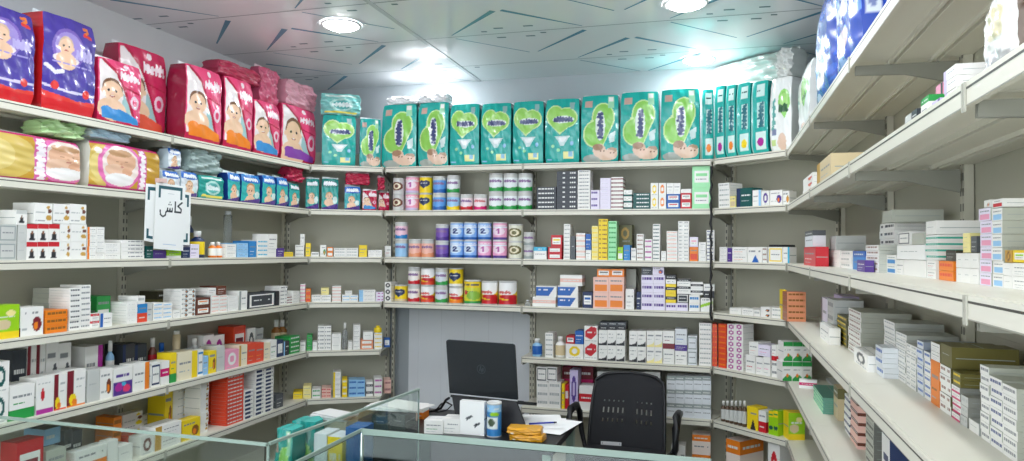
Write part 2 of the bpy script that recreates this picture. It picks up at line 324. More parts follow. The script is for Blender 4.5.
        o += [('e', .52, .48, .3, .3, 'b5e2da'), ('e', .52, .48, .22, .22, '5fb6b0'), ('l', [(.12, .12), (.9, .1)], .006, 'f0e060'), ('r', .1, .85, .9, .92, 'd8f0e8')]+scrib(rng, .3, .4, .75, .56, .006, 'e8f6f4', 5)
    elif kind == 'swirl':
        o += [('e', .7, .66, .25, .17, '8ccf62'), ('p', [(.5, .6), (.9, .6), (.74, .42)], '8ccf62'), ('e', .7, .68, .17, .1, 'a8dc80'), ('e', .62, .12, .2, .12, 'e3c4ae')]+scrib(rng, .52, .52, .84, .64, .007, '2a5e3a', 3)+scrib(rng, .12, .3, .3, .7, .006, '5fa8a0', 4, True)+[('r', .1, .08, .36, .16, 'c8dc90'), ('r', .14, .22, .34, .3, '7f88a8')]
    elif kind == 'blue':
        for k in range(26):
            u, v = rng.random(), rng.random(); o.append(('e', u, v, rng.uniform(.03, .14), rng.uniform(.02, .08), rng.choice(['5f90e8', '1240b0', 'cfe0f8', '9ab8f0', '0f38a8', '2b62d8'])))  # pale and dark blotches paint the film's sheen into the colour
        o += scrib(rng, .2, .45, .8, .6, .012, 'e8f0fc', 4)+[('e', .5, .25, .2, .1, 'd8c0c0')]
    elif kind == 'bluelab': o += [('r', .07, .3, .27, .5, 'dfe6f0'), ('e', .17, .4, .07, .05, '7a86b8'), ('r', .09, .58, .25, .7, 'dfe6f0'), ('r', .36, 0, 1, 1, 'e4e8f0'), ('r', .42, .4, .6, .56, '8a94b4'), ('r', .42, .6, .62, .75, 'aab4c8'), ('e', .5, .34, .07, .03, '3a4878')]
    elif kind == 'brown': o += [('r', .05, .68, .95, .73, '5a4238'), ('r', .05, .52, .95, .56, '6a4a3c'), ('r', .0, .0, 1, .16, 'd8cfc0'), ('e', .5, .08, .18, .05, 'b08a5a'), ('r', .0, .3, 1, .34, '5a4238')]
    elif kind == 'foil':
        o += [('r', .2, 0, .24, 1, 'f4f4f0'), ('r', .3, .45, .75, .85, 'd8cfa8'), ('r', .1, .1, .9, .3, 'f6f6f2')]+[('l', [(.1, .12+.05*k), (.5, .2+.05*k), (.95, .1+.05*k)], .004, 'b0b0b0') for k in range(3)]
    return o
# ------------------------------------------------------------------ shelf layout
LV = [CH+v+.017 for v in (.5168, .2306, -.0754, -.367, -.678, -.9832)]+[CH-1.285]       # deck tops, top shelf first
DEP = .285
A, Bp, D, Ep = (-2.53, 4.05), (-2.117, 4.29), (-.032, 4.29), (.35, 3.96)
SEC = {'LW': ((-2.53, .44), A), 'LD': (A, Bp), 'BK': (Bp, D), 'RD': (D, Ep), 'RW': (Ep, (.35, .22))}
PHRASE = {'LW': 'left wall', 'LD': 'left corner', 'BK': 'back wall', 'RD': 'right corner', 'RW': 'right wall'}
LEVN = ['top', 'second', 'third', 'fourth', 'fifth', 'sixth', 'bottom']
def sdir(sec):
    a, b = map(np.array, SEC[sec]); d = (b-a)/np.linalg.norm(b-a); return a, d, np.array([-d[1], d[0]])
def on_sec(sec, s, x, z, ang=0, P0=None):
    a, d, n = sdir(sec); P = a+n*s if P0 is None else P0
    if ang:
        c, q = math.cos(ang), math.sin(ang); d = np.array([c*d[0]-q*d[1], q*d[0]+c*d[1]]); n = np.array([-d[1], d[0]])
    y = 250
    for _ in range(4):
        p = onplane(x, y, P, n); y = proj((p[0], p[1], z))[1]
    return p[:2], d, n
PLACED = {k: [] for k in SEC}
PLACED['X'] = []
DBG = False
def frame(sec, x0, x1, yt, z, s, ang=0):
    p0, d, n = on_sec(sec, s, x0, z)
    if ang: p1, d, n = on_sec(sec, s, x1, z, ang, p0)
    else: p1, d, n = on_sec(sec, s, x1, z)
    w = float(np.linalg.norm(p1-p0)); q = onplane((x0+x1)/2, yt, p0, n)
    return p0, d, n, w, q[2]-z
def put(sec, lev, x0, x1, yt, dd=.11, s=.02, yb=None, ang=0, hfix=None):
    """returns centre of base, heading, w, d, h of something whose front shows between x0..x1 and reaches up to yt"""
    z = LV[lev-1]; a0, dv, nv = sdir(sec)
    if yb is not None:
        p0, d, n, w, _ = frame(sec, x0, x1, yb, z, s, ang); q = onplane((x0+x1)/2, yb, p0, n); zt = q[2]
        t0 = float((p0-a0)@dv); best = None
        for (e0, e1, f0, f1, z0, z1, l) in PLACED[sec]:
            if l == lev and min(e1, t0+w)-max(e0, t0) > .25*w and min(f1, s+dd)-max(f0, s) > .01 and abs(z1-zt) < .06 and (best is None or abs(z1-zt) < abs(best-zt)): best = z1
        z = best if best is not None else max(LV[lev-1], zt)
        z += .0006
    for it in range(5):
        p0, d, n, w, h = frame(sec, x0, x1, yt, z, s, ang); t0 = float((p0-a0)@dv); t1 = t0+w
        if ang: break
        moved = False
        for (e0, e1, f0, f1, z0, z1, l) in PLACED[sec]:
            if l != lev or min(z1, z+h)-max(z0, z) < .004 or min(f1, s+dd)-max(f0, s) < .002: continue
            ov = min(e1, t1)-max(e0, t0)
            if ov <= .0005: continue
            if ov < .45*min(w, e1-e0) or ov < .012:
                if (t0+t1) > (e0+e1): t0 = max(t0, e1+.0007)
                else: t1 = min(t1, e0-.0007)
            else:
                s = f1+.004; moved = True
                if DBG: print('PUSHED', sec, lev, x0, x1, yt, 's->', round(s, 3))
                break
        if not moved: break
    if s+dd > DEP-.029: dd = max(.02, DEP-.03-s)
    if not ang:
        w = max(.008, t1-t0); p0 = a0+dv*t0+nv*s
    h = max(h, .012)
    if lev > 1: h = min(h, LV[lev-2]-.034-z)
    if hfix: h = hfix
    PLACED[sec].append((t0, t0+w, s, s+dd, z, z+h, lev))
    c = p0+d*w/2+n*dd/2
    return (float(c[0]), float(c[1]), float(z)), math.atan2(d[1], d[0]), w, dd, h
ORD = ['', 'first', 'second', 'third', 'fourth', 'fifth', 'sixth', 'seventh', 'eighth', 'ninth', 'tenth', 'eleventh', 'twelfth', 'thirteenth', 'fourteenth']
# ------------------------------------------------------------------ room shell
CEIL = 2.70
XW0, XW1, YW, YF = -2.86, .68, 4.62, -.6
def wall(name, label, a, b, n, m=None):
    mb = MB(); t = .1
    P = [a, b, (b[0]+n[0]*t, b[1]+n[1]*t), (a[0]+n[0]*t, a[1]+n[1]*t)]
    mb.prism(P, 0, CEIL); o = mb.build(name, m or M_WALL); tag(o, label, 'wall', kind='structure'); return o
wall('wall_back', 'plain grey wall behind the back shelving and laptop', (XW0-.1, YW), (XW1+.1, YW), (0, 1))
wall('wall_left', 'plain grey wall behind the left shelving', (XW0, YF), (XW0, YW), (-1, 0), M_WALL2)
wall('wall_right', 'plain grey wall behind the right shelving', (XW1, YW), (XW1, YF), (1, 0))
mb = MB()
canvas(mb, lambda u, v: (XW0-.1+u*3.74, -.6+v*5.3, 0), [], 'w', 3.74, 5.3); mb.box(XW0-.1, YF, -.08, XW1+.1, YW+.1, 0)
tag(mb.build('floor', M_FLOOR), 'pale tiled shop floor under the counters', 'floor', kind='structure')
mb = MB(); mb.box(-2.07, YW-.012, .1, -1.2, YW-.001, LV[3]-.07, lin('dfe3e6'))
for k in range(5): mb.box(-2.0+.17*k, YW-.0128, .1, -1.996+.17*k, YW-.012, LV[3]-.07, lin('d5d9dc'))
tag(mb.build('wall_board', M_SHELFP), 'pale smooth wall board behind the laptop between the shelving', 'wall board')
# ceiling: white gloss panels with blue tapered strokes set in diamonds, thin seams and one trim strip
mb = MB(); W_ = lin('eceef0'); SE = lin('8f999e'); BL = lin('5f93ab'); DK = lin('6d858c')
mb.box(XW0-.1, YF, CEIL, XW1+.1, YW+.1, CEIL+.08, W_)
zc = CEIL-.0012
def cpoly(pts, c): mb.quad([(x, y, zc) for x, y in pts][::-1], c)
for k in range(-7, 3):
    y = 3.62+.6*k
    if YF < y < YW: cpoly([(XW0, y-.0035), (XW1, y-.0035), (XW1, y+.0035), (XW0, y+.0035)], SE)
mb.box(-1.585, YF, CEIL-.004, -1.56, YW, CEIL, lin('c9ccd0'))
def stroke(x0, y0, x1, y1, w0, w1):
    if max(x0, x1) > XW1 or min(x0, x1) < XW0 or max(y0, y1) > YW or min(y0, y1) < YF: return
    if (x0+1.572)*(x1+1.572) < 0: return
    L = math.hypot(x1-x0, y1-y0); nx, ny = -(y1-y0)/L, (x1-x0)/L
    cpoly([(x0-nx*w0, y0-ny*w0), (x1-nx*w1, y1-ny*w1), (x1+nx*w1, y1+ny*w1), (x0+nx*w0, y0+ny*w0)][::(1 if nx*0 == 0 else -1)], BL)
for i in range(-4, 5):
    for j in range(-8, 3):
        if (i+j) % 2: continue
        cx, cy = -1.03+.575*i, 3.63+.6*j; a, b = .355, .385
        stroke(cx-.02, cy-b+.02, cx-a, cy-.04, .016, .003); stroke(cx+.02, cy-b+.02, cx+a, cy-.03, .013, .003)
        stroke(cx+a, cy+.04, cx+.02, cy+b-.01, .014, .004); stroke(cx-a, cy+.02, cx-.03, cy+b-.01, .004, .004)
        for dx, dy, L in ((-.1, -.1, .05), (.06, -.1, .05), (-.13, .06, .05), (.03, .07, .05), (-.18, -.06, .03), (.12, .03, .03)):
            if abs(cx+dx+1.572) > .08: cpoly([(cx+dx, cy+dy-.011), (cx+dx+L, cy+dy-.006), (cx+dx+L, cy+dy+.011), (cx+dx, cy+dy+.006)], DK)
tag(mb.build('ceiling', M_CEIL), 'glossy white panel ceiling with blue tapered strokes in diamonds', 'ceiling', kind='structure')
LAMPS = [(-1.87, 3.27, 'over the left shelving, nearer the camera'), (-1.86, 4.37, 'above the teal packs of the back wall, left'), (-.15, 3.38, 'in the middle of the ceiling to the right'),
         (-.12, 4.40, 'close to the right corner behind the packs')]
LAMPS += [(x, y, 'out of view overhead') for x in (-1.87, -.15) for y in (2.2, 1.1, 0.0)]
lm = None
for x, y, where in LAMPS:
    if lm is None:
        b1 = MB(); b1.lathe([(.082, -.004), (.098, -.011), (.104, -.002), (.104, 0)], 32, lin('f2f2f0')); lm = [b1.mesh('trim_ring', M_PLASTIC)]
        b2 = MB(); b2.lathe([(0, -.03), (.03, -.029), (.055, -.024), (.074, -.015), (.083, -.004)], 32, (1, 1, 1)); lm.append(b2.mesh('diffuser', M_LAMP))
    t = empty('ceiling_downlight', (x, y, CEIL-.0013))
    tag(t, 'round white downlight '+where, 'ceiling light', 'round ceiling downlights')
    for me in lm:
        o = bpy.data.objects.new(me.name, me); C.objects.link(o); o.parent = t
# ------------------------------------------------------------------ shelving bays
def offs(sec, s):
    """front line of a section moved back by s, mitred with its neighbours"""
    order = ['LW', 'LD', 'BK', 'RD', 'RW']; k = order.index(sec)
    a, d, n = sdir(sec); b = np.array(SEC[sec][1]); P, Q = a+n*s, b+n*s
    def cross(s1, s2):
        a1, d1, n1 = sdir(s1); a2, d2, n2 = sdir(s2); m = np.array([d1, -d2]).T; t = np.linalg.solve(m, (a2+n2*s)-(a1+n1*s)); return a1+n1*s+d1*t[0]
    if k > 0: P = cross(order[k-1], sec)
    if k < 4: Q = cross(sec, order[k+1])
    return P, Q
def bay(sec, label, f0, f1, levels, panel=(.0, 2.2)):
    up = (2 if f0 == 0 and sec != 'LW' else 1, 2 if f1 == 1 and sec != 'RW' else 1)
    a, d, n = sdir(sec); L = float(np.linalg.norm(np.array(SEC[sec][1])-a)); P, Q = offs(sec, DEP)
    F0, F1 = a+d*L*f0, a+d*L*f1
    B0 = P if f0 == 0 else F0+n*DEP; B1 = Q if f1 == 1 else F1+n*DEP
    t = empty('shelving_bay', (float((F0[0]+F1[0])/2), float((F0[1]+F1[1])/2), 0)); tag(t, label, 'shelving', 'cream metal shelving bays'); O = np.array([t.location[0], t.location[1]])
    F0, F1, B0, B1 = F0-O, F1-O, B0-O, B1-O; g = .0012
    g0, g1 = (.005 if up[0] == 2 else g), (.005 if up[1] == 2 else g); F0i, F1i = F0+d*g0, F1-d*g1; B0i = B0+d*g0-n*.002; B1i = B1-d*g1-n*.002; B0, B1 = B0+d*(g0-g), B1-d*(g1-g)
    mb = MB(); e = n*.012
    mb.prism([B0+d*g, B1-d*g, B1-d*g+e, B0+d*g+e], panel[0], panel[1])
    zz = panel[0]
    for z in (.55, .95, 1.35, 1.66, 1.95):
        if panel[0] < z < panel[1]: mb.prism([B0i-n*.0008, B1i-n*.0008, B1i, B0i], z, z+.004)
    mb.build('back_panel', M_PANEL, t)
    for flag, q, sg in ((up[0], B0, 1), (up[1], B1, -1)):
        if not flag: continue
        u = MB(); q0 = q+d*sg*(.018 if flag == 2 else .0015)-n*.003; q1 = q0+d*sg*.016; cc = lin('c9c6b4')
        u.prism([q0-n*.022, q1-n*.022, q1, q0] if sg > 0 else [q1-n*.022, q0-n*.022, q0, q1], .02, panel[1]+.02, cc)
        m0 = (q0+q1)/2-n*.0225
        z = .1
        while z < panel[1]-.03:
            u.prism([m0-d*.0035-n*.0008, m0+d*.0035-n*.0008, m0+d*.0035, m0-d*.0035], z, z+.02, lin('6a6a60')); z += .04
        u.build('upright', M_SHELFP, t)
    for lv in levels:
        z = LV[lv-1]; m = MB(); m.prism([F0i, F1i, B1i, B0i], z-.016, z)
        for fr in (.3, .36, .66, .72):
            r0 = F0i+(B0i-F0i)*fr+d*.007; r1 = F1i+(B1i-F1i)*fr-d*.007; w = n*.006; m.prism([r0, r1, r1+w, r0+w], z-.026, z-.016)
        sh = m.build('shelf', M_SHELF, t)
        p = MB(); w = n*.009; H = .038; e0 = d*(.006 if up[0] == 2 else 0); e1 = d*(.006 if up[1] == 2 else 0); F0i, F1i = F0i+e0, F1i-e1
        LLn = float(np.linalg.norm(F1i-F0i))
        p.prism([F0i-w, F1i-w, F1i-w*.05, F0i-w*.05], z-H+.002, z-.001, lin('dedbcb'))
        fw = -w*1.03
        p.quad([(*(F0i+fw), z-.012), (*(F1i+fw), z-.012), (*(F1i+fw), z-.0085), (*(F0i+fw), z-.0085)], lin('4b4b44'))
        p.quad([(*(F0i+fw), z-.036), (*(F1i+fw), z-.036), (*(F1i+fw), z-.034), (*(F0i+fw), z-.034)], lin('9a988a'))
        
        for q in (F0i, F1i-d*.006): p.prism([q-w*1.35, q+d*.006-w*1.35, q+d*.006-w*1.06, q-w*1.06], z-H-.006, z-.0012, lin('b4b2a4'))
        p.build('price_rail', M_SHELFP, sh); F0i, F1i = F0i-e0, F1i+e1
        for flag, q, qb, sg in ((True, F0i, B0i, 1), (True, F1i, B1i, -1)):
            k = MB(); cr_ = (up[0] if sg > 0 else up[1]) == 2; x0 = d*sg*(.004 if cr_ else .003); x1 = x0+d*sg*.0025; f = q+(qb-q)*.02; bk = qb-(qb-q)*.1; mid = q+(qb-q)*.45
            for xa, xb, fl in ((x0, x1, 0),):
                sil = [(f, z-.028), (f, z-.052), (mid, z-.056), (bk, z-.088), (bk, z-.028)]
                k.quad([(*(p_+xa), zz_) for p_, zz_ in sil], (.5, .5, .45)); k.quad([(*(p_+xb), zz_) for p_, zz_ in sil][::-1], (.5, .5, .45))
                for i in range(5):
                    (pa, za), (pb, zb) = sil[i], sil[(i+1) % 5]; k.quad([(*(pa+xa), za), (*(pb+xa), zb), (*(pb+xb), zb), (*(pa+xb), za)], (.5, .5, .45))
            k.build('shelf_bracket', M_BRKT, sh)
    return t
AL = (1, 2, 3, 4, 5, 6, 7)
Lw = 4.05-.44
bay('LW', 'cream shelving bay on the left wall nearest the camera', 0, (1.64-.44)/Lw, AL)
bay('LW', 'cream left wall shelving bay of gold packs', (1.64-.44)/Lw, (2.84-.44)/Lw, AL)
bay('LW', 'cream left wall shelving bay next to the left corner', (2.84-.44)/Lw, 1, AL)
bay('LD', 'narrow angled cream shelving bay filling the left corner', 0, 1, AL)
fj = (-1.17-Bp[0])/(D[0]-Bp[0])
bay('BK', 'cream back shelving bay of four shelves above the laptop', 0, fj, (1, 2, 3, 4), panel=(LV[3]-.05, 2.2))
bay('BK', 'cream back wall shelving bay behind the black chair', fj, 1, AL)
bay('RD', 'narrow angled cream shelving bay filling the right corner', 0, 1, AL)
Rl = 3.96-.22; fy = lambda y: (3.96-y)/Rl
bay('RW', 'short cream right wall shelving bay next to the right corner', 0, fy(3.0), AL)
bay('RW', 'cream right wall shelving bay under the blue packs', fy(3.0), fy(2.12), AL)
bay('RW', 'cream right wall shelving bay holding the olive cartons', fy(2.12), fy(1.17), AL)
bay('RW', 'cream right wall shelving bay nearest the camera', fy(1.17), 1, AL)
# ------------------------------------------------------------------ stock: cartons
ENT = []
NAMES = {'b': ('medicine_box', 'medicine box'), 't': ('tablet_carton', 'carton'), 'p': ('product_box', 'box'), 'o': ('ointment_carton', 'ointment box')}
def B(line):
    parts = [p.strip() for p in line.split('|')]; h = parts[0].split()
    sec, lev, x0, x1, yt = h[0], int(h[1]), float(h[2]), float(h[3]), float(h[4])
    rc = h[5].split('x'); rows, cols = int(rc[0]), int(rc[1]); base, dec, acc = h[6], h[7], h[8]
    desc = parts[1]; op = dict(kv.split('=') for kv in parts[2].split()) if len(parts) > 2 else {}
    nm = op.get('n', 'b'); dd = float(op.get('d', .11)); s = float(op.get('s', .012)); yb = float(op['yb']) if 'yb' in op else None; ang = math.radians(float(op.get('a', 0)))
    for c in range(cols):
        xa = x0+(x1-x0)*c/cols; xb = x0+(x1-x0)*(c+1)/cols
        loc, rz, w, d, H = put(sec, lev, xa, xb, yt, dd, s, yb, ang)
        hh = H/rows-.0006
        rg = rng_of(line, c)
        kn = NAMES[nm] if nm != 't' or hh > .34*w else ('flat_carton', 'flat carton')
        me = box_mesh(kn[0], max(.006, w-.001), d, hh, base, dec, acc, (line, c if op.get('v') else 0), op.get('sd'), op.get('sdec'), op.get('tc'))
        objs = []
        for r in range(rows):
            o = bpy.data.objects.new(kn[0], me); C.objects.link(o)
            j = (rg.uniform(-1, 1) if rows > 2 else 0); dn = .0015*j
            o.location = (loc[0]-math.sin(rz)*dn, loc[1]+math.cos(rz)*dn, loc[2]+.0003+r*(hh+.0006)); o.rotation_euler[2] = rz+(rg.uniform(-.012, .012) if rows > 2 and w < .12 and cols == 1 else 0)
            objs.append(o)
        ENT.append((desc, PHRASE[sec], lev, xa, objs, kn[1]))
def T(line):
    """cartons turned on the deck: front edge runs from the point under (x0, yb) at a given heading"""
    parts = [p.strip() for p in line.split('|')]; h = parts[0].split(); sec, lev = h[0], int(h[1]); x0, x1, yt, yb, hd = map(float, h[2:7])
    rows, cols = map(int, h[7].split('x')); base, dec, acc = h[8:11]; op = dict(kv.split('=') for kv in parts[2].split()) if len(parts) > 2 else {}
    z = LV[lev-1]+float(op.get('up', 0)); P0 = onz(x0, yb, z)[:2]; a = math.radians(hd); d = np.array([math.cos(a), math.sin(a)]); n = np.array([-d[1], d[0]])
    P1 = P0
    yy = yb
    for _ in range(4):
        q = onplane(x1, yy, P0, n); yy = proj((q[0], q[1], z))[1]; P1 = q[:2]
    w = float(np.linalg.norm(P1-P0))/cols; H = float(onplane((x0+x1)/2, yt, P0, n)[2])-z; dd = float(op.get('d', .1)); nm = op.get('n', 'p'); hh = H/rows-.0006
    for c in range(cols):
        me = box_mesh(NAMES[nm][0], w-.001, dd, hh, base, dec, acc, (line, c), op.get('sd'), op.get('sdec'), op.get('tc')); objs = []
        for r in range(rows):
            o = bpy.data.objects.new(NAMES[nm][0], me); C.objects.link(o); p = P0+d*w*(c+.5)+n*dd/2
            o.location = (float(p[0]), float(p[1]), z+.0003+r*(hh+.0006)); o.rotation_euler[2] = a; objs.append(o)
        ENT.append((parts[1], PHRASE[sec], lev, x0+c, objs, NAMES[nm][1]))
    return z+H
def roundmesh(kind, w, h, base, dec, acc, seed):
    rng = rng_of(seed); R = w/2
    if kind == 'tin':
        mb = MB(); sh = decor(dec, acc, base, rng) if not dec.startswith('#') else None
        if sh is None:
            q = dec[1:]; sh = []
            if q in '12': sh = [('e', .5, .5, .3, .24, 'd6e6f6' if q == '2' else 'f6e0ec'), ('r', 0, .72, 1, .8, 'e8eef6')]+([('l', [(.42, .58), (.46, .64), (.54, .64), (.56, .57), (.42, .4), (.6, .4)], .0045, '2a3c78')] if q == '2' else [('l', [(.44, .58), (.52, .65), (.52, .38)], .0045, 'b4509c')])+[('r', 0, 0, 1, .14, acc)]+words(rng, .2, .85, .86, .06, 'W')
            elif q == 'heart': sh = [('e', .36, .62, .2, .18, 'n'), ('e', .62, .62, .2, .18, 'n'), ('p', [(.2, .54), (.8, .54), (.5, .26)], 'n'), *words(rng, .32, .7, .58, .06, 'w'), ('r', 0, 0, 1, .16, acc)]
            elif q == 'arc': sh = [('e', .5, .95, .6, .55, 'W'), ('p', [(0, 0), (1, 0), (1, .4), (.6, .2), (0, .22)], acc), *scrib(rng, .15, .5, .65, .62, .004, 'd8605a', 4), ('e', .62, .34, .4, .1, 'r')]
            elif q == 'mil': sh = [('r', 0, .82, 1, 1, 'g'), *scrib(rng, .2, .54, .8, .68, .0035, '8a6a98' if acc != 'u' else 'c86a70', 5), ('p', [(0, 0), (1, 0), (1, .3), (.5, .18), (0, .34)], acc)]
            elif q == 'badge': sh = [('e', .5, .52, .36, .3, acc), ('e', .5, .52, .22, .2, 'c'), ('e', .5, .52, .12, .12, acc)]
            elif q == 'ban': sh = [('r', 0, .72, 1, 1, 'y'), *words(rng, .1, .9, .8, .12, 'k'), ('e', .3, .5, .1, .1, 'r'), ('e', .65, .36, .3, .2, '8fc14a'), ('r', 0, 0, 1, .1, 'G'), *words(rng, .2, .6, .5, .06, 'T')]
        us = np.linspace(0, 1, 25); vs = np.linspace(0, 1, 25)
        img = paint(sh, base, w*1.1, h, us, vs)
        f = lambda u, v: (R*.985*math.sin(math.pi*(u-.5)), -R*.985*math.cos(math.pi*(u-.5)), h*(.03+.9*v))
        mb.grid(f, us, vs, [[tuple(c) for c in r] for r in img], point=True, smooth=True)
        f2 = lambda u, v: (-R*.985*math.sin(math.pi*(u-.5)), R*.985*math.cos(math.pi*(u-.5)), h*(.03+.9*v))
        mb.grid(f2, us[::3], [0, 1], col(base), smooth=True)
        sv = lin('b9bcbc'); mb.lathe([(0, 0), (R, 0), (R, h*.025), (R*.985, h*.03)], 24, sv, smooth=False); mb.lathe([(R*.985, h*.93), (R, h*.94), (R, h*.955), (0, h*.955)], 24, sv, smooth=False)
        m2 = MB(); m2.lathe([(R*.97, 0), (R*.99, .002), (R*.99, h*.035), (R*.9, h*.043), (R*.86, h*.03), (0, h*.03)], 24, lin('e6e6e2') if base not in 'yv' else lin('d8d8d4'))
        return [(mb.mesh('formula_tin', M_TIN), 0), (m2.mesh('lid', M_PLASTIC), h*.955)]
    if kind in ('bottle', 'vial', 'tube'):
        mb = MB(); bc = col(base)
        cf = lambda k, a: col(acc) if (dec == 'label' and k == 2) else bc
        if kind == 'tube': prof = [(0, 0), (R*.5, 0), (R*.55, h*.1), (R*.8, h*.3), (R*.85, h*.9), (R*.6, h*.92)]
        else: prof = [(0, 0), (R*.94, 0), (R, h*.12), (R, h*.6), (R*.9, h*.68), (R*.42, h*.76), (R*.42, h*.8)]
        mb.lathe(prof, 16, bc, cf)
        m2 = MB(); cr = R*(.5 if kind != 'tube' else .62)
        m2.lathe([(0, -h*.02), (cr, -h*.02), (cr, h*.17), (cr*.9, h*.2), (0, h*.2)] if kind != 'tube' else [(0, 0), (cr, 0), (cr, h*.08), (0, h*.08)], 16, col(acc if dec != 'label' else 'w'))
        return [(mb.mesh('bottle', M_CLEAR if base == 'q' else M_PLASTIC), 0), (m2.mesh('cap', M_PLASTIC), h*(.8 if kind != 'tube' else .92))]
RN = {'tin': ('formula_tin', 'tin'), 'bottle': ('medicine_bottle', 'bottle'), 'vial': ('dropper_vial', 'vial'), 'tube': ('plastic_tube', 'tube')}
def R(kind, line):
    parts = [p.strip() for p in line.split('|')]; h = parts[0].split()
    sec, lev, x0, x1, yt = h[0], int(h[1]), float(h[2]), float(h[3]), float(h[4])
    rc = h[5].split('x'); rows, cols = int(rc[0]), int(rc[1]); base, dec, acc = h[6], h[7], h[8]
    op = dict(kv.split('=') for kv in parts[2].split()) if len(parts) > 2 else {}
    for c in range(cols):
        xa = x0+(x1-x0)*c/cols; xb = x0+(x1-x0)*(c+1)/cols
        p, dd_, n_, w, hh = frame(sec, xa, xb, yt, LV[lev-1], .03)
        loc, rz, w, d, H = put(sec, lev, xa, xb, yt, w, float(op.get('s', .02)), float(op['yb']) if 'yb' in op else None)
        hh = H/rows-.0006; ms = roundmesh(kind, min(w, d)-.0015 if kind != 'tin' else w-.0015, hh, base, dec, acc, line); objs = []
        for r in range(rows):
            o = bpy.data.objects.new(RN[kind][0], ms[0][0]); C.objects.link(o); o.location = (loc[0], loc[1], loc[2]+.0003+r*(hh+.0006)); o.rotation_euler[2] = rz
            q = bpy.data.objects.new(ms[1][0].name, ms[1][0]); C.objects.link(q); q.parent = o; q.location = (0, 0, ms[1][1]); objs.append(o)
        ENT.append((parts[1], PHRASE[sec], lev, xa, objs, RN[kind][1]))
def finish_labels():
    by = {}
    for e in ENT: by.setdefault((e[0], e[1], e[2]), []).append(e)
    for (desc, ph, lev), es in by.items():
        es.sort(key=lambda e: e[3]); place = f'{ph} {LEVN[lev-1]} shelf'; n = sum(len(e[4]) for e in es)
        for k, e in enumerate(es):
            rows = len(e[4])
            for r, o in enumerate(e[4]):
                if rows == 1: pos = '' if len(es) == 1 else f', {ORD[k+1]} from the left'
                else:
                    rp = ('lower one' if r == 0 else 'upper one') if rows == 2 else ('lowest' if r == 0 else 'topmost' if r == rows-1 else f'{ORD[r+1]} up')
                    pos = f', {rp} in its stack' if len(es) == 1 else f', {rp} in {ORD[k+1]} such stack'
                tag(o, f'{desc}{pos}, {place}', e[5], f'{desc} set on {place}' if n > 1 else None)
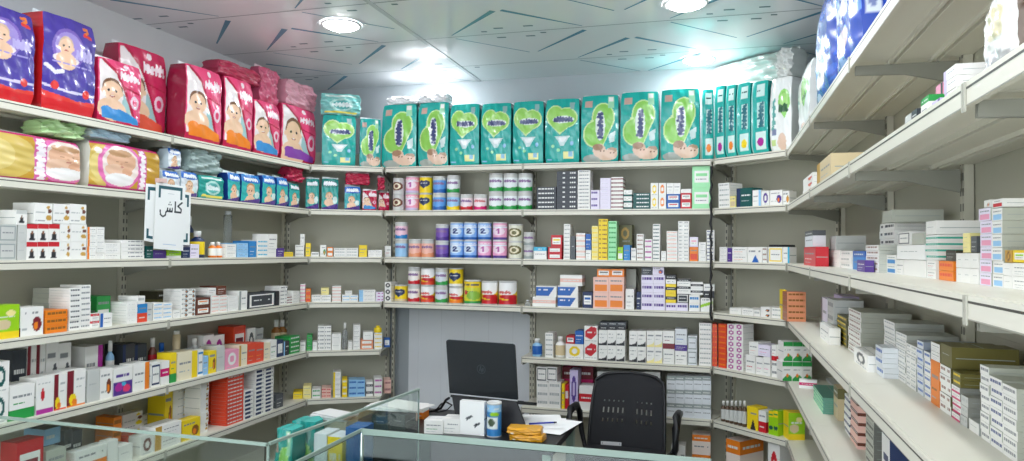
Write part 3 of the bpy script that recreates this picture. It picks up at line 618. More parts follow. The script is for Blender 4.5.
STOCK = '''
LW 3 -2 16 224 2x1 g frame x | grey medicine box with pale border
LW 3 17 26 225 2x1 g plain x | narrow grey medicine box
LW 3 26 59 224 2x3 w face r | white box with red top | v=1
LW 3 59 70 224 2x1 w deco a | white box with tan blots
LW 3 70 86 224 2x1 w deco a | wide white box with tan blots
LW 3 16 27 210 1x1 w face g | small white box with dark figure | yb=224
LW 3 34 52 203 1x1 w deco a | white box with tan edge on top | yb=224
LW 3 53 86 204 1x2 w deco a | cream box with tan edge on top | yb=224
LW 3 87 96 227 5x1 w left o | white carton with orange end | n=t
LW 3 96 104 227 5x1 w text x | thin white carton | n=t
LW 3 104 120 243 3x1 w text x | low wide white carton | n=t
LW 3 121 144 240 5x1 w line d | white carton with black lettering | n=t
LW 3 146 153 246 1x1 T text w | dark green box under the sign
LW 3 153 166 250 1x1 v plain w | purple box under the sign
LW 3 167 181 250 1x1 L band w | lime green box under the sign
LW 3 182 190 247 1x1 n text w | navy box beside the sign
LW 3 190 199 244 1x1 V text v | lavender white box beside the sign
LW 3 226 236 244 2x1 w text x | white box behind the clear tube
LW 3 237 248 243 3x1 B text b | light blue carton | n=t
LW 3 249 256 241 1x1 K text w | teal blue box
LW 3 257 268 240 4x1 w line C | white carton with cyan print | n=t
LW 3 268 276 249 1x1 w plain x | white box under a taller one
LW 3 268 277 234 1x1 w text d | white box on a white box | yb=249
LW 3 276 284 248 1x1 v text w | purple box
LW 3 284 293 252 1x1 y text d | low yellow box
LD 3 295 304 245 3x1 w line x | white carton | n=t
LD 3 300 304.6 234 1x1 w text d | slim white box on cartons | yb=245
LD 3 305.5 310.5 243 1x1 y text G | slim yellow box standing
LD 3 311 319 252 1x1 w line d | low white box
LD 3 320 326 245 1x1 w pic G | white box with green blot
LD 3 327 333 247 2x1 o label w | orange box with white label
LD 3 334 358 248 3x2 w line x | flat white carton | n=t
LD 3 359 367 245 1x1 y text d | yellow box
LD 3 368 382 250 2x2 w text x | small flat white carton | n=t
LD 3 385 391 246 1x1 w text r | white box with red print | s=.09
LW 4 -6 19 305 1x1 L leaf w | bright green box with yellow foot | d=.07 n=p
LW 4 20 43 307 1x1 w pic m | white box with red berry picture | n=p sdec=band d=.08
LW 4 45 67 310 3x1 o line A | orange box | n=p
LW 4 52 68 288 4x1 z plain x | grey carton behind orange boxes | s=.14
LW 4 69 80 288 8x1 w line k | white carton with black lettering | n=t
LW 4 80 90 285 8x1 w line d | pale carton with dark lettering | n=t
LW 4 87 99 314 2x1 w top r | white box with red top | s=.005 d=.06
LW 4 100 112 313 1x1 w left b | white box with blue end | s=.005 d=.06
LW 4 96 110 296 1x1 G block w | green box with white foot | s=.1
LW 4 113 125 316 2x1 w text B | low white carton | n=t
LW 4 127 137 302 4x1 w plain x | plain white carton | n=t
LW 4 137.5 147 304 1x1 K half R | blue box with red lower half
LW 4 147 152 303 1x1 g text b | slim grey box
LW 4 153 172 303 4x2 w line B | white carton with light blue print | n=t
LW 4 157 170 291 1x1 O top E | olive box behind cartons | s=.14
LW 4 135 145 296 1x1 w line x | white box laid on carton | yb=302
LW 4 173 180 310 1x1 w text x | low white box
LW 4 172 179 290 1x1 w line d | tall white box at the back | s=.13
LW 4 181 195 289 6x2 w pic T | white carton with green spots | n=t
LW 4 196 210 298 2x1 N label o | brown box with orange label
LW 4 211 227 295 5x2 w line S | white carton with pale pink print | n=t
LW 4 208 216 288 1x1 w text N | white box on top of cartons | yb=295
LW 4 217 226 286 1x1 N text w | dark brown box on cartons | yb=295
LW 4 227.5 238 296 4x1 w plain x | plain white carton, thin | n=t
LW 4 239 247 291 1x1 w left x | tall white box with grey edge
LW 4 248 275 293 1x1 D frame w | dark framed picture box | n=p
LW 4 248 262 304 1x1 y right r | flat yellow and red box | s=-.0 d=.02
LW 4 275.5 279 291 1x1 k none w | thin black box
LW 4 280 287 286 5x1 w line d | white carton, narrow | n=t
LW 4 287 292 296 3x1 w mid m | white carton with maroon band | n=t
LW 4 292.5 299.5 291 4x1 w text x | white carton near the corner | n=t
LD 4 300 305 284 5x1 w mid p | white carton with pink band | n=t
LD 4 305.5 310.5 289 2x1 o block R | orange red box
LD 4 311.5 331 295 2x2 w line x | flat white box
LD 4 321 329 288 1x1 Y text y | pale yellow box on flat boxes | yb=295
LD 4 332 341 286 5x1 w mid S | white carton with pink stripe | n=t
LD 4 342 358 295 2x2 w line B | flat white box with blue print
LD 4 345 352 291 1x1 w text x | small white box on flat boxes | yb=295
LD 4 359 375.5 290 3x1 w left B | blue white carton | n=t
LD 4 376 383.5 292 3x1 V line P | pinkish carton | n=t
BK 4 384.5 391 282 3x1 w dot k | small white box with black disc
LW 5 -10 8 362 2x1 w circ T | white box with green seal | d=.08 n=p
LW 5 9 34 385 1x1 w band G | plain white carton with green foot | n=p d=.09
LW 5 36 53 377 1x1 w medal P | white box with pink medallion | n=p d=.09
LW 5 53.5 66 374 1x1 w fruit R | white box with red spine | n=p d=.08
LW 5 66.5 85 370 1x1 w fruit o | white and red fruit box | n=p d=.08
LW 5 11 25 350 1x1 D text B | blue grey box at the back | s=.15 n=p
LW 5 26 44 344 1x2 w fruit x | tall white box with maroon spine | s=.15 n=p v=1
LW 5 45 70 343 1x2 w pic d | white box with dark picture | s=.15 n=p
LW 5 87 99 370 1x1 g plain x | plain grey white box | n=p
LW 5 99.5 112 369 1x1 w pic N | white box with brown picture | n=p
LW 5 84 102 346 1x1 w right P | white box with purple corner | s=.15 n=p
LW 5 113 132 368 1x1 w purp P | white and purple box | n=p
LW 5 122 146 344 1x2 D left n | dark blue grey box | s=.15 n=p
LW 5 133 149 363 1x1 w right o | white box with orange panel | d=.08
LW 5 151 160 363 1x1 w frame n | white box with black frame | d=.08
LW 5 161 169 361 1x1 w mid u | white box with pink print | d=.08
LW 5 170 176 353 1x1 y band G | yellow box with green foot | d=.08
LW 5 177 197 352 1x1 c right y | cream box with yellow panel
LW 5 197.5 203 350 1x1 w frame K | white and teal box
LW 5 203 208 356 1x1 B text w | light blue box
LW 5 208.5 216 351 1x1 y pic A | yellow box
LW 5 216.5 224.5 346 1x1 g plain x | grey white box
LW 5 225 238.5 350 1x1 p circ w | pink box with round print
LW 5 239 247 345 1x1 c left a | cream box with tan edge
LW 5 247.5 263.5 343 1x2 R text o | red orange box
LW 5 203 224 335 1x2 w circ P | white box with pink rose at back | s=.15
LW 5 233 245 326 1x1 R label m | dark red box at back | s=.15
LW 5 247 255 328 1x1 w circ d | white box with bell print | s=.15
LW 5 256 263 328 1x1 g half y | grey and yellow box | s=.15
LW 5 264 270 343 1x1 c text x | cream box
LW 5 270.5 276.5 340 1x1 w text G | white box with green print
LW 5 277 283 340 1x1 n label w | navy box
LW 5 283.5 289 341 1x1 k left B | black and blue box
LW 5 290 299.5 336 4x1 G line w | green carton | n=t
LD 5 300 305.5 342 1x1 w text c | white box
LD 5 306.5 312 335 2x1 G text L | green box
LD 5 312.5 317 342 1x1 w plain x | plain white box
LD 5 317.5 331 326 6x2 w line d | white carton with grey print | n=t
LD 5 331.5 341 334 2x1 w plain x | white box stacked
LD 5 348 352.5 342 2x1 w text x | short white box
LD 5 353 360 325 5x1 w text d | small white carton | n=t
LD 5 360.5 373 340 2x1 s label w | tan box
LD 5 363 373 332 1x1 w plain x | white box on tan boxes | yb=340
LD 5 374 382 333 4x1 w line y | white carton with yellow print | n=t
LD 5 384 390 338 1x1 b label w | blue and white box | s=.09 d=.06
LW 6 16 43 440 1x1 r label m | red box behind the glass | n=p d=.08
LW 6 44 60 428 1x1 D top B | tall blue grey box behind glass | s=.12 n=p
LW 6 62 82 430 1x2 D text B | blue grey box behind the glass | s=.1 n=p
LW 6 46 66 449 1x1 z half R | grey box with red foot | n=p d=.07
LW 6 75 107 448 1x1 w half o | white and orange box | n=p d=.06
LW 6 108 118 440 1x1 w none x | plain white box standing upright | n=p d=.05
LW 6 119 133 445 1x1 w plain x | white box low
LW 6 128 140 434 4x1 R line m | red brown carton | n=t s=.12 d=.08
LW 6 141 154 435 1x1 w circ N | white box with dark blot | d=.07
LW 6 113 121 417 3x1 o line A | orange carton | n=t s=.15
LW 6 122 162 413 2x2 w deco y | white and yellow box at back | s=.15
LW 6 155 181 424 2x1 w left a | white box with yellow end | d=.09
LW 6 182 200 419 1x1 y pic A | yellow box with brown picture | d=.06
LW 6 164 172 390 1x1 y pic A | tall yellow box | s=.15
LW 6 172.5 204 388 6x2 w deco y | white carton with yellow blots | n=t s=.15
LW 6 200 208 383 5x1 w deco a | white carton with tan blots | n=t s=.04 d=.1
LW 6 209 226 381 11x1 R line w | red carton | n=t s=.13 d=.1
LW 6 226 243 375 13x1 R line w | red carton | n=t s=.015 d=.1
LW 6 244 253 390 7x1 w tag n | white carton with navy panel | n=t
LW 6 255 264 369 11x1 w tag n | white carton with navy panel | n=t
LW 6 264.5 273 367 12x1 w tag n | white carton with navy panel | n=t
LW 6 276 283 394 1x1 d text w | small dark box
LD 6 293 302.5 392 1x1 y text a | low yellow box
LD 6 303 311 386 2x1 Y text y | pale yellow box
LD 6 312 320.5 389 2x1 w line G | white box with green print
LD 6 321.5 331 388 3x2 S line r | salmon carton | n=t
LD 6 333 340.5 372 5x1 w left y | white carton with yellow end | n=t
LD 6 342 347 379 3x1 y line w | yellow carton | n=t
LD 6 348.5 365 380 3x2 B line b | light blue carton | n=t
LD 6 366 373 382 2x1 w mid d | white box with dark band
LD 6 374 382 378 3x1 w line P | white carton with pink lettering | n=t
LD 6 384 391 380 2x1 S line m | pink and maroon carton | n=t s=.08
BK 2 536.5 556 187 5x1 D line w | black carton with silver lettering | n=t
BK 2 556.5 577 171 8x1 D line w | black carton with silver lettering | n=t
BK 2 577.5 590 170 11x1 w line d | white carton with dotted end | n=t
BK 2 590.5 599.5 190 3x1 V line v | white purple box
BK 2 600 610.5 178 8x1 V plain x | plain pale carton | n=t
BK 2 611 623 177 8x1 w mid m | white carton with red band | n=t
BK 2 623.5 632 190 3x1 w band T | white box with teal foot
BK 2 633 650 193 4x1 T line w | dark green carton | n=t
BK 2 650.5 658 183 2x1 w circ y | white box with yellow disc
BK 2 658.5 666 183 2x1 w circ o | white box with orange disc
BK 2 666.5 680 194 2x1 b label r | blue box
BK 2 666.5 680.5 183 1x2 w text x | white box on blue boxes | yb=194
BK 2 680.5 691.5 193 2x1 r label x | red box
BK 2 681 691.5 189 1x1 w plain x | white box on red boxes | yb=193
BK 2 692 711 166 2x1 M label 8fdf9c | tall mint green box | n=p
BK 3 533.5 546.5 247 1x1 w top C | white box with blue top | n=p
BK 3 548 561.5 247 2x1 r label w | red box, lower pile
BK 3 551 562 235 1x1 r label y | red box on red boxes | yb=247
BK 3 563.5 570 224 9x1 w line x | white carton with grey print | n=t
BK 3 570.5 575 236 1x1 d plain x | grey box
BK 3 576 585 233 5x1 w mid S | white carton with pink band | n=t
BK 3 585.5 591 250 1x1 w text x | white box under the blue one
BK 3 585.5 591 234 1x1 b text w | blue box on a white box | yb=250
BK 3 591.5 598 226 7x1 Y line y | pale yellow carton | n=t
BK 3 598.3 607.5 219 9x1 y line A | yellow carton | n=t tc=e8d070
BK 3 608 616.5 221 8x1 M line G | mint green carton | n=t
BK 3 617.5 623 247 1x1 L block w | bright green box
BK 3 618 632 225 2x1 O circ a | olive box at the back | s=.14
BK 3 623.5 630 245 1x1 K text w | bright blue box
BK 3 631 636 248 2x1 w line x | small white box
BK 3 636.5 643.5 234 6x1 w line N | white carton with brown print | n=t
BK 3 644.5 652 239 4x1 w line P | white carton with mauve print | n=t
BK 3 652.5 660 224 10x1 w line T | white carton with dark green print | n=t
BK 3 661 666 251 2x1 w text x | tiny white box
BK 3 666.5 677.5 231 8x1 w line S | white carton with faint pink print | n=t
BK 3 678 689 221 11x1 w line x | white carton in tall stack | n=t
BK 3 689.5 698 247 1x1 o block R | orange box
BK 3 689.5 698 237 1x1 V label p | pale pink box on orange box | yb=247
BK 3 698.5 706 242 3x1 w text x | white box beside orange box
BK 3 706.5 714.5 230 9x1 w line n | white carton with navy print | n=t
BK 4 532.5 555.5 297 1x1 w mid S | white box with red lettering | n=p
BK 4 536 556.5 286 1x1 w dia b | blue and white box on white box | yb=297 n=p
BK 4 557.5 578 286 2x1 w dia b | blue and white box | n=p
BK 4 560 582 275 1x1 w mid S | white box with red line | yb=286 n=p
BK 4 582.5 592.5 292 1x1 n label b | navy box
BK 4 593 624 277 2x2 S block o | white and orange box | n=p
BK 4 597 624 269 1x2 o label E | orange box laid on top | yb=277 n=p
BK 4 625.5 634 289 1x1 w text x | narrow white box standing upright
BK 4 626 636 269 1x1 z plain x | tall grey box | s=.15
BK 4 636.5 640.8 292 1x1 n text w | slim navy box
BK 4 641.2 665 275 4x2 V line v | white box with violet print | n=p
BK 4 641.5 652 267.5 1x1 D text w | dark box on violet print boxes | yb=275
BK 4 652.5 664 267 1x1 V pic v | white box on violet print boxes | yb=275
BK 4 665.5 688 303 1x2 V line v | low white box with violet print | n=p
BK 4 665.5 676 284 2x1 y mid k | yellow and black box | yb=303 n=p
BK 4 665.5 676 275 1x1 k half w | black and white box | yb=284 n=p
BK 4 677 688.5 294 1x1 D frame w | dark framed box | yb=303
BK 4 677 690.5 279 2x1 w top k | white box with black top | yb=294
BK 4 689 699.8 295 2x1 w line K | white box with blue print
BK 4 690.5 703 282 2x1 w mid k | white box with black band | yb=295
BK 4 700.5 713 298 1x1 w lime L | white box with lime slash
BK 4 703.5 714.5 284 1x1 w half k | white box with black foot | yb=298
BK 5 545 553 333 5x1 w line x | white carton beside bottles | n=t
BK 5 565.5 583.5 344 1x1 w circ y | white box with yellow tag | n=p
BK 5 575 583.5 331 1x1 b text w | blue box on white box | yb=344
BK 5 566 574.5 336 1x1 r label n | dark red box on white box | yb=344
BK 5 584 597.5 326 2x1 w logo r | white box with red emblem | n=p
BK 5 598.5 625 330 2x3 w wave k | white box with black swoosh | n=p
BK 5 599.5 626 322 1x3 D half k | dark box laid on swoosh boxes | yb=330
BK 5 629 646 331 2x2 w wave k | white box with small black swoosh | n=p
BK 5 646.5 662.5 331 2x2 w wave Y | white box with cream swoosh | n=p
BK 5 663 674.5 349 1x1 w text x | white box holding red edged one | n=p
BK 5 662.8 674.5 331 1x1 w band m | white box with maroon foot | yb=349 n=p
BK 5 675 687 351 1x1 w text k | white box under purple one | n=p
BK 5 674.8 687 345 1x1 v text w | flat purple box | yb=351
BK 5 675 687 329 1x1 q text b | blue white box on purple box | yb=345
BK 5 687.5 697 336 2x1 q frame x | pale blue box
BK 5 699 711.5 323 9x1 w line x | white carton beside the orange stack | n=t
BK 5 712.2 717.2 324 8x1 R line o | thin orange red carton | n=t d=.1
BK 6 536.5 560.5 382 3x2 w line x | white carton with grey text | n=t
BK 6 536.5 557 367 1x2 w frame d | white box on white cartons | yb=382
BK 6 561.5 564.5 384 1x1 y text d | slim yellow box
BK 6 565 568.5 385 1x1 r line w | slim red box
BK 6 569.5 577.8 370 1x1 l circ v | tall lilac box | n=p
BK 6 579 593 386 1x1 w mid r | white and red box | n=p
BK 6 562 593 367 1x2 u top m | crimson box at the back | s=.15 n=p
BK 6 666.5 711 376 3x5 q top x | pale box with grey top | n=p
BK 6 597 660 372 2x4 g mid x | grey box behind the chair | n=p
RD 2 718.5 729.5 183 5x1 w line x | white carton | n=t
RD 2 729.8 735.5 196 1x1 Y block e | small tan box
RD 2 736.5 752 188 1x1 T left n | dark green box with navy edge | n=p d=.09
RD 2 752.5 761 190 1x1 w right B | white box with blue corner | n=p d=.09
RD 2 761.5 769.5 191 1x1 w circ v | white box with purple ring | n=p d=.09
RD 2 770 782.5 190 1x1 w pic v | white box with purple shape | n=p d=.09
RD 2 783 789.5 191 1x1 w pic a | white box with gold shape | d=.06
RD 3 719.5 727 247 4x1 w text x | white box | d=.1
RD 3 727.4 731.8 248 1x1 v text n | slim indigo box
RD 3 732.2 747 247 2x1 w text o | white box with orange print
RD 3 747.5 762 247 1x1 w tri b | white box with blue triangle
RD 3 762.5 767 247 3x1 w line N | white carton with brown print | n=t
RD 3 768.5 782.5 247 1x1 w frame y | white box with lime mark | n=p d=.08
RD 3 769 782 245.3 1x1 k none w | thin black box on white box | yb=247
RD 3 783 789.5 247 1x1 w right C | white and cyan box | d=.06
RD 4 729.5 741.5 308 1x1 w plain x | low white box
RD 4 742 753.5 308.5 1x1 w text x | low printed white box
RD 4 754 760 310 1x1 w line x | tiny low white box
RD 4 760.5 770.5 307 2x1 w pic k | white box with dark spot
RD 4 771.5 783 308 2x1 w line x | flat white carton | n=t
RD 5 718.3 726 324 8x1 R line o | orange red carton | n=t d=.1
RD 5 727 743 324 8x2 w dot P | white carton with mauve dot | n=t d=.09
RD 5 745.5 755.5 355 1x1 w text r | white box with red print
RD 5 756 770.5 357 1x2 w text p | white box with pink print | v=1
RD 5 771.5 779 361 2x1 w line d | white box with grey print
RD 5 749 758 342 1x1 w text S | white box on red print box | yb=355
RD 5 757 770 345 1x1 V text p | pale box on pink print boxes | yb=357
RD 5 771.5 776 345 1x1 w band r | white box with red foot | yb=361
RD 6 747 758 407 1x1 y tri k | yellow box with black figure | n=p d=.08
RD 6 758.5 766 411 1x1 w half r | white box with red lower half | n=p d=.08
RD 6 768.5 778 411 1x2 L stars w | green box with dark flowers | n=p d=.06
BK 7 692 710.5 435 2x1 f6e6da top o | white and orange carton | n=p
BK 7 671 685.5 446 1x2 w text x | small white box
RD 7 726 740 440 1x1 f6e6da top o | white carton with orange panel | n=p d=.2 sdec=top sd=f6e6da
RD 7 768 780 444 1x1 w circ r | white box with red emblem | n=p d=.1
RW 2 803 812.5 176 3x1 w pic r | white box with red mark | d=.08
RW 2 817 831 159 1x1 e left a | gold edged box at the corner | n=p d=.2
RW 2 862 868 152 1x1 w text d | tiny white box near bracket | d=.05
RW 2 872 879 147 1x1 d text w | tiny dark box near bracket | d=.05
RW 2 905 911 115 1x1 g plain x | grey white box | d=.05
RW 2 911.5 917 110 1x1 D text w | small dark box | d=.05
RW 2 921 929 97 1x1 w top G | white box with green top | d=.05
RW 2 932 940 100 1x1 l right v | lilac box with purple edge | d=.06
RW 2 936 943 84 1x1 p right k | pink and black box | d=.07 s=.09
RW 2 944 956 68 3x1 w left l | white box with lilac end | d=.16 tc=f1f0ea
RW 3 804 815.5 247 1x1 r text w | red box with white stripes | s=.03 d=.05
RW 3 805 813 231 1x1 q top d | blue grey box on red box | s=.03 yb=247 d=.05
RW 3 816.5 828 249 2x1 m frame r | dark red box | d=.05 s=0.1
RW 3 829 840 250 2x1 w plain x | white box |  d=.05 s=.1
RW 3 830 836 236 1x1 g plain x | slim white box standing on boxes |  yb=250 s=.1
RW 3 840.5 851.5 251 3x1 w line x | white carton with grey print |  n=t d=.05 s=.1
RW 3 853 865 251 1x1 K top b | blue box |  n=p d=.05 s=.1
RW 3 857 865 260 1x1 v text w | small purple box |  d=.025 s=0.07
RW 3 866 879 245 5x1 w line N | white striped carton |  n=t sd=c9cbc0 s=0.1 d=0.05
RW 3 879.5 886 256 2x1 w text p | white box with pink print | s=.12 d=.1
RW 3 886.5 896 255 2x1 w block K | white box with blue panel | s=.12 d=.1
RW 3 896.5 903.5 260 1x1 w text x | white box at the foot of pile |   s=.12 d=.13
RW 3 904 926 260 1x1 w none x | long white box at pile foot |   n=p s=.12 d=.13
RW 3 897 925 245 1x1 W plain x | large white box in big pile |   yb=260 n=p s=.12 d=.13
RW 3 898 910 232 1x1 w frame d | white box with dark frame |  yb=245 s=.12 d=.1
RW 3 880 895 223 4x1 w line D | white carton in the big pile |   n=t s=.12 d=.13 yb=255
RW 3 880 892 211 1x1 z plain x | long grey box on big pile |   yb=223 s=.12 d=.13
RW 3 912 924 233 1x1 z plain x | grey box on the large box |   yb=245 s=.12 d=.13
RW 3 927 936 260 2x1 w text r | white box with red print | s=.12 d=.1
RW 3 926 938 235 4x1 w mid 3fae96 | white carton with teal band |   yb=260 n=t s=.12 d=.13
RW 3 926 936 221 1x1 w plain x | white box on teal banded cartons |   yb=235 s=.12 d=.13
RW 3 939 953.5 261 2x1 o line R | orange box | s=.12 d=.1
RW 3 946 956 250 1x1 E text w | dark brown box on boxes |  yb=261 s=.12 d=.1
RW 3 954 979 253 2x3 w plain x | square white box | s=.12 d=.1
RW 3 963 970 233 2x1 Y plain x | cream box on white boxes |  yb=253 s=.12 d=.1
RW 3 971 977 236 1x1 d text w | dark box on white boxes |  yb=253 s=.12 d=.1
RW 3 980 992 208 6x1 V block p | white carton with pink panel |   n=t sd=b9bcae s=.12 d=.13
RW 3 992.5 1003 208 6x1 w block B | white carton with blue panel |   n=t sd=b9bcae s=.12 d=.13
RW 3 984 990 200 1x1 w pic N | white box on pink panel cartons |  yb=208 s=.12 d=.1
RW 3 992 1003 199 1x1 w block r | white box on blue panel cartons |  yb=208 s=.12 d=.1
RW 3 1003.5 1012 263 2x1 w plain x | white box near the frame edge | s=.12 d=.1
RW 3 1012.5 1030 263 2x1 w text x | white box by frame edge | s=.12 d=.1
RW 3 1005 1012 250 1x1 a circ N | tan box |  yb=263 s=.12 d=.1
RW 3 1013 1026 250 1x1 y label L | yellow green box |  yb=263 s=.12 d=.1
RW 4 821 827 298 1x1 V left d | grey purple box |  n=p d=.05 s=.09
RW 4 834 842 295 1x1 l circ x | grey lilac box |  n=p s=0.17 d=0.07
RW 4 827.5 833.5 299 3x1 g line d | grey carton |  n=t s=.09
RW 4 820 829 325 1x1 w text x | small white box in front | s=.05 d=.04
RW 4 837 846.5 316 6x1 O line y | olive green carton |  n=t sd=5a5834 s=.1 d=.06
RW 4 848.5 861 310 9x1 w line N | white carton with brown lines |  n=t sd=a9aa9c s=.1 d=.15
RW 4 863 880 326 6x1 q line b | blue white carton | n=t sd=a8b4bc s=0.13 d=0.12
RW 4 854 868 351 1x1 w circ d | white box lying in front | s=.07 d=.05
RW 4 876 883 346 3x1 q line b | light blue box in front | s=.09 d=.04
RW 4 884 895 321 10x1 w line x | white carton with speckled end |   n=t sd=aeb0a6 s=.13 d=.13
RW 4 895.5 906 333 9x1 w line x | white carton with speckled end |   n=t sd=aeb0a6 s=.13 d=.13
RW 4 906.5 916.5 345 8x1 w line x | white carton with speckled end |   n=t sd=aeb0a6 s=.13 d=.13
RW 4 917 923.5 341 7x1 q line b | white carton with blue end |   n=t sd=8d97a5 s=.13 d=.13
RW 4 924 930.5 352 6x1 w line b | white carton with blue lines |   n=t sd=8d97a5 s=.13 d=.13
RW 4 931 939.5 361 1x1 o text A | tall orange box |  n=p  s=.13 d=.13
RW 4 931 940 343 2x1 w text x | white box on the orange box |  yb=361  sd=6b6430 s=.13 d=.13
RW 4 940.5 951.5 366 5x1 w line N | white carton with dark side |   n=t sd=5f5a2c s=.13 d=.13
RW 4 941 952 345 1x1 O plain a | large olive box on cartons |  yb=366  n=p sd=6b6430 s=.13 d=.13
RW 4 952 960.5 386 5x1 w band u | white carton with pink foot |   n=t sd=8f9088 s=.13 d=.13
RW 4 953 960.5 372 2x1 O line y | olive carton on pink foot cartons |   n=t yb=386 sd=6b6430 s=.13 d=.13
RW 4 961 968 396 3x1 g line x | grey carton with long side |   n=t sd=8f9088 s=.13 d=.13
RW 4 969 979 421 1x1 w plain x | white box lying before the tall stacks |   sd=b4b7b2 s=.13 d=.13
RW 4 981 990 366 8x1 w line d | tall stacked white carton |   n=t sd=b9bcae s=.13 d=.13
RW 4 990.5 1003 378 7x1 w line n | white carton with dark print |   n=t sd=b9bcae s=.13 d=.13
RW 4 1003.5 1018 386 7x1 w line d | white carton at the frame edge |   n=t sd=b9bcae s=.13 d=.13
RW 5 813.5 823 391 4x1 M mid 12988c | teal green carton | s=.06 n=t d=.12 sd=5f9a88
RW 5 826 832 382 2x1 g text x | grey box | s=.11 d=.1
RW 5 833 838 386 1x1 e top O | yellow grey box | s=.1 d=.1
RW 5 844.5 850 396 5x1 w mid n | white carton with navy squares | s=.1 n=t d=.1
RW 5 850.5 858 396 5x1 S mid N | orange carton with dark squares | s=.1 n=t d=.1
RW 5 866 874 414 6x1 z line E | dark striped carton | s=.1 n=t d=.15 sd=6f7068
RW 5 882 890 436 1x1 w label n | white box with navy side | s=.1 n=p d=.14 sd=n
RW 5 874.5 881 428 2x1 R text m | dark red box | s=.11 d=.1
'''
for ln in STOCK.strip().splitlines(): B(ln)  # grey sd on white right-wall cartons paints shade into their end faces
# boxes turned towards the camera near the right corner
for ln in '''
RW 4 787 806 292 321.5 8 5x1 s line A | salmon carton | n=t d=.1 sd=b0694a
RW 4 783.5 786.6 290 320 8 1x1 y none w | slim yellow box beside salmon cartons | d=.09
RW 5 782.5 812 362 381 14 1x3 w green G | white and green box | d=.09
RW 5 799 817 380 388 -8 1x1 W mid u | flat white box with magenta band | d=.04
RW 6 788.5 805 413 440 14 1x1 L leaf y | lime green box with yellow foot | d=.08 sd=y
'''.strip().splitlines(): T(ln)
T('RW 5 783.5 812 342 361 14 1x3 w green G | green topped box on another one | d=.085 up=%.4f' % (float(onplane(797, 362, onz(782.5, 381, LV[4])[:2], np.array([-math.sin(.2443), math.cos(.2443)]))[2])-LV[4]+.0005))
TINS = '''
BK 2 390.3 401.7 178 2x1 g #badge N | grey tin with brown badge
BK 2 402.7 416.2 176 2x1 p #1 l | pink formula tin
BK 2 416.8 429.5 176 2x1 y #heart y | yellow tin with navy heart
BK 2 430.2 443.5 176 2x1 5f9fe0 #mil b | blue formula tin
BK 2 444.4 457.6 193 1x1 B #mil y | light blue tin below white one
BK 2 444.4 457.6 175 1x1 e6ecec #mil G | white green tin above light blue | yb=193
BK 2 458.2 471 194 1x1 f0dfe2 #mil r | white tin with red base
BK 2 471.6 485 194 1x1 f0dfe2 #mil u | pale tin with crimson base
BK 2 486.5 530.8 173 2x3 e6ecec #mil G | white tin with green base
BK 3 392.5 405 239 1x1 B #mil B | light blue tin below pink one
BK 3 392.5 405 222 1x1 f3c9d8 #mil K | pale pink tin above blue | yb=239
BK 3 406 431.8 239 1x2 f2b9a6 #mil s | salmon tin
BK 3 433 446.3 224 2x1 7a58b0 #mil v | purple tin
BK 3 447.6 475 222 2x2 8fbcf0 #2 b | light blue tin numbered two
BK 3 475.6 489.4 240 1x1 f0a8cc #1 v | pink tin below a blue one
BK 3 475.6 489.4 222 1x1 8fbcf0 #2 b | blue tin on a pink one | yb=240
BK 3 490.5 505 222 2x1 f0a8cc #1 v | pink tin numbered one
BK 3 506.3 521 224 2x1 e0e0cc #badge O | cream tin with olive badge
BK 3 522 533 232 2x1 c9cbc6 #mil x | grey white tin
BK 4 392 404.6 285 1x1 y #heart e | yellow tin with navy heart
BK 4 405.4 417.4 267 2x1 f2ece6 #mil r | white tin with red lettering
BK 4 418 432 268 2x1 y #arc R | yellow tin with red swoosh
BK 4 432.7 445.6 268 2x1 d6dee6 #mil G | silver tin with green base
BK 4 446.6 460.6 287 1x1 y #arc o | yellow tin below a heart tin
BK 4 446.6 460.6 268 1x1 y #heart w | yellow tin with navy heart, stacked | yb=287
BK 4 461.3 478.3 280 1x1 d8dc40 #ban G | yellow green tin with fruit
BK 4 479 495.2 281 1x1 y #arc r | yellow and red tin
BK 4 496 514.5 281 1x1 y #arc r | widest yellow and red tin
'''
for ln in TINS.strip().splitlines(): R('tin', ln)
for k, ln in (('bottle', 'LW 3 198 208 231 1x1 n label y | navy bottle with yellow foot'), ('bottle', 'LW 3 189 196 216 1x1 n label O | navy bottle behind the sign | s=.1'),
              ('bottle', 'LW 3 213 225 242 1x2 o label w | orange bottle'), ('tube', 'LW 3 228 235 211 1x1 q none q | clear tall tube at the back | s=.15'),
              ('bottle', 'LW 5 109 116 341 1x1 B label w | light blue bottle at back | s=.15'), ('bottle', 'LW 5 152 159 338 1x1 N label r | brown bottle at back | s=.15'),
              ('bottle', 'LW 5 161 169 343 1x1 b none b | blue capped jar at back | s=.15'), ('tube', 'LW 5 176 183 331 1x1 e none w | beige tube at back | s=.15'), ('bottle', 'LW 5 194 202 338 1x1 g label B | pale bottle at back | s=.15'),
              ('bottle', 'LW 5 277 289 320 1x2 A label e | amber bottle at back | s=.14'), ('bottle', 'LD 5 342 347.4 323 1x1 q label b | clear bottle with blue label'),
              ('bottle', 'LD 5 374 382 326 1x1 y none y | yellow capped jar on cartons | yb=333'), ('bottle', 'BK 5 531 541 339 1x1 B label b | light blue bottle'), ('bottle', 'BK 5 554 564.5 337 1x1 w label e | white bottle'),
              ('vial', 'RD 6 719.5 745 401 1x6 5a4632 label g | small brown vial'), ('bottle', 'BK 4 524 530 300 1x1 q none q | clear empty jar')):
    R(k, ln)
finish_labels()
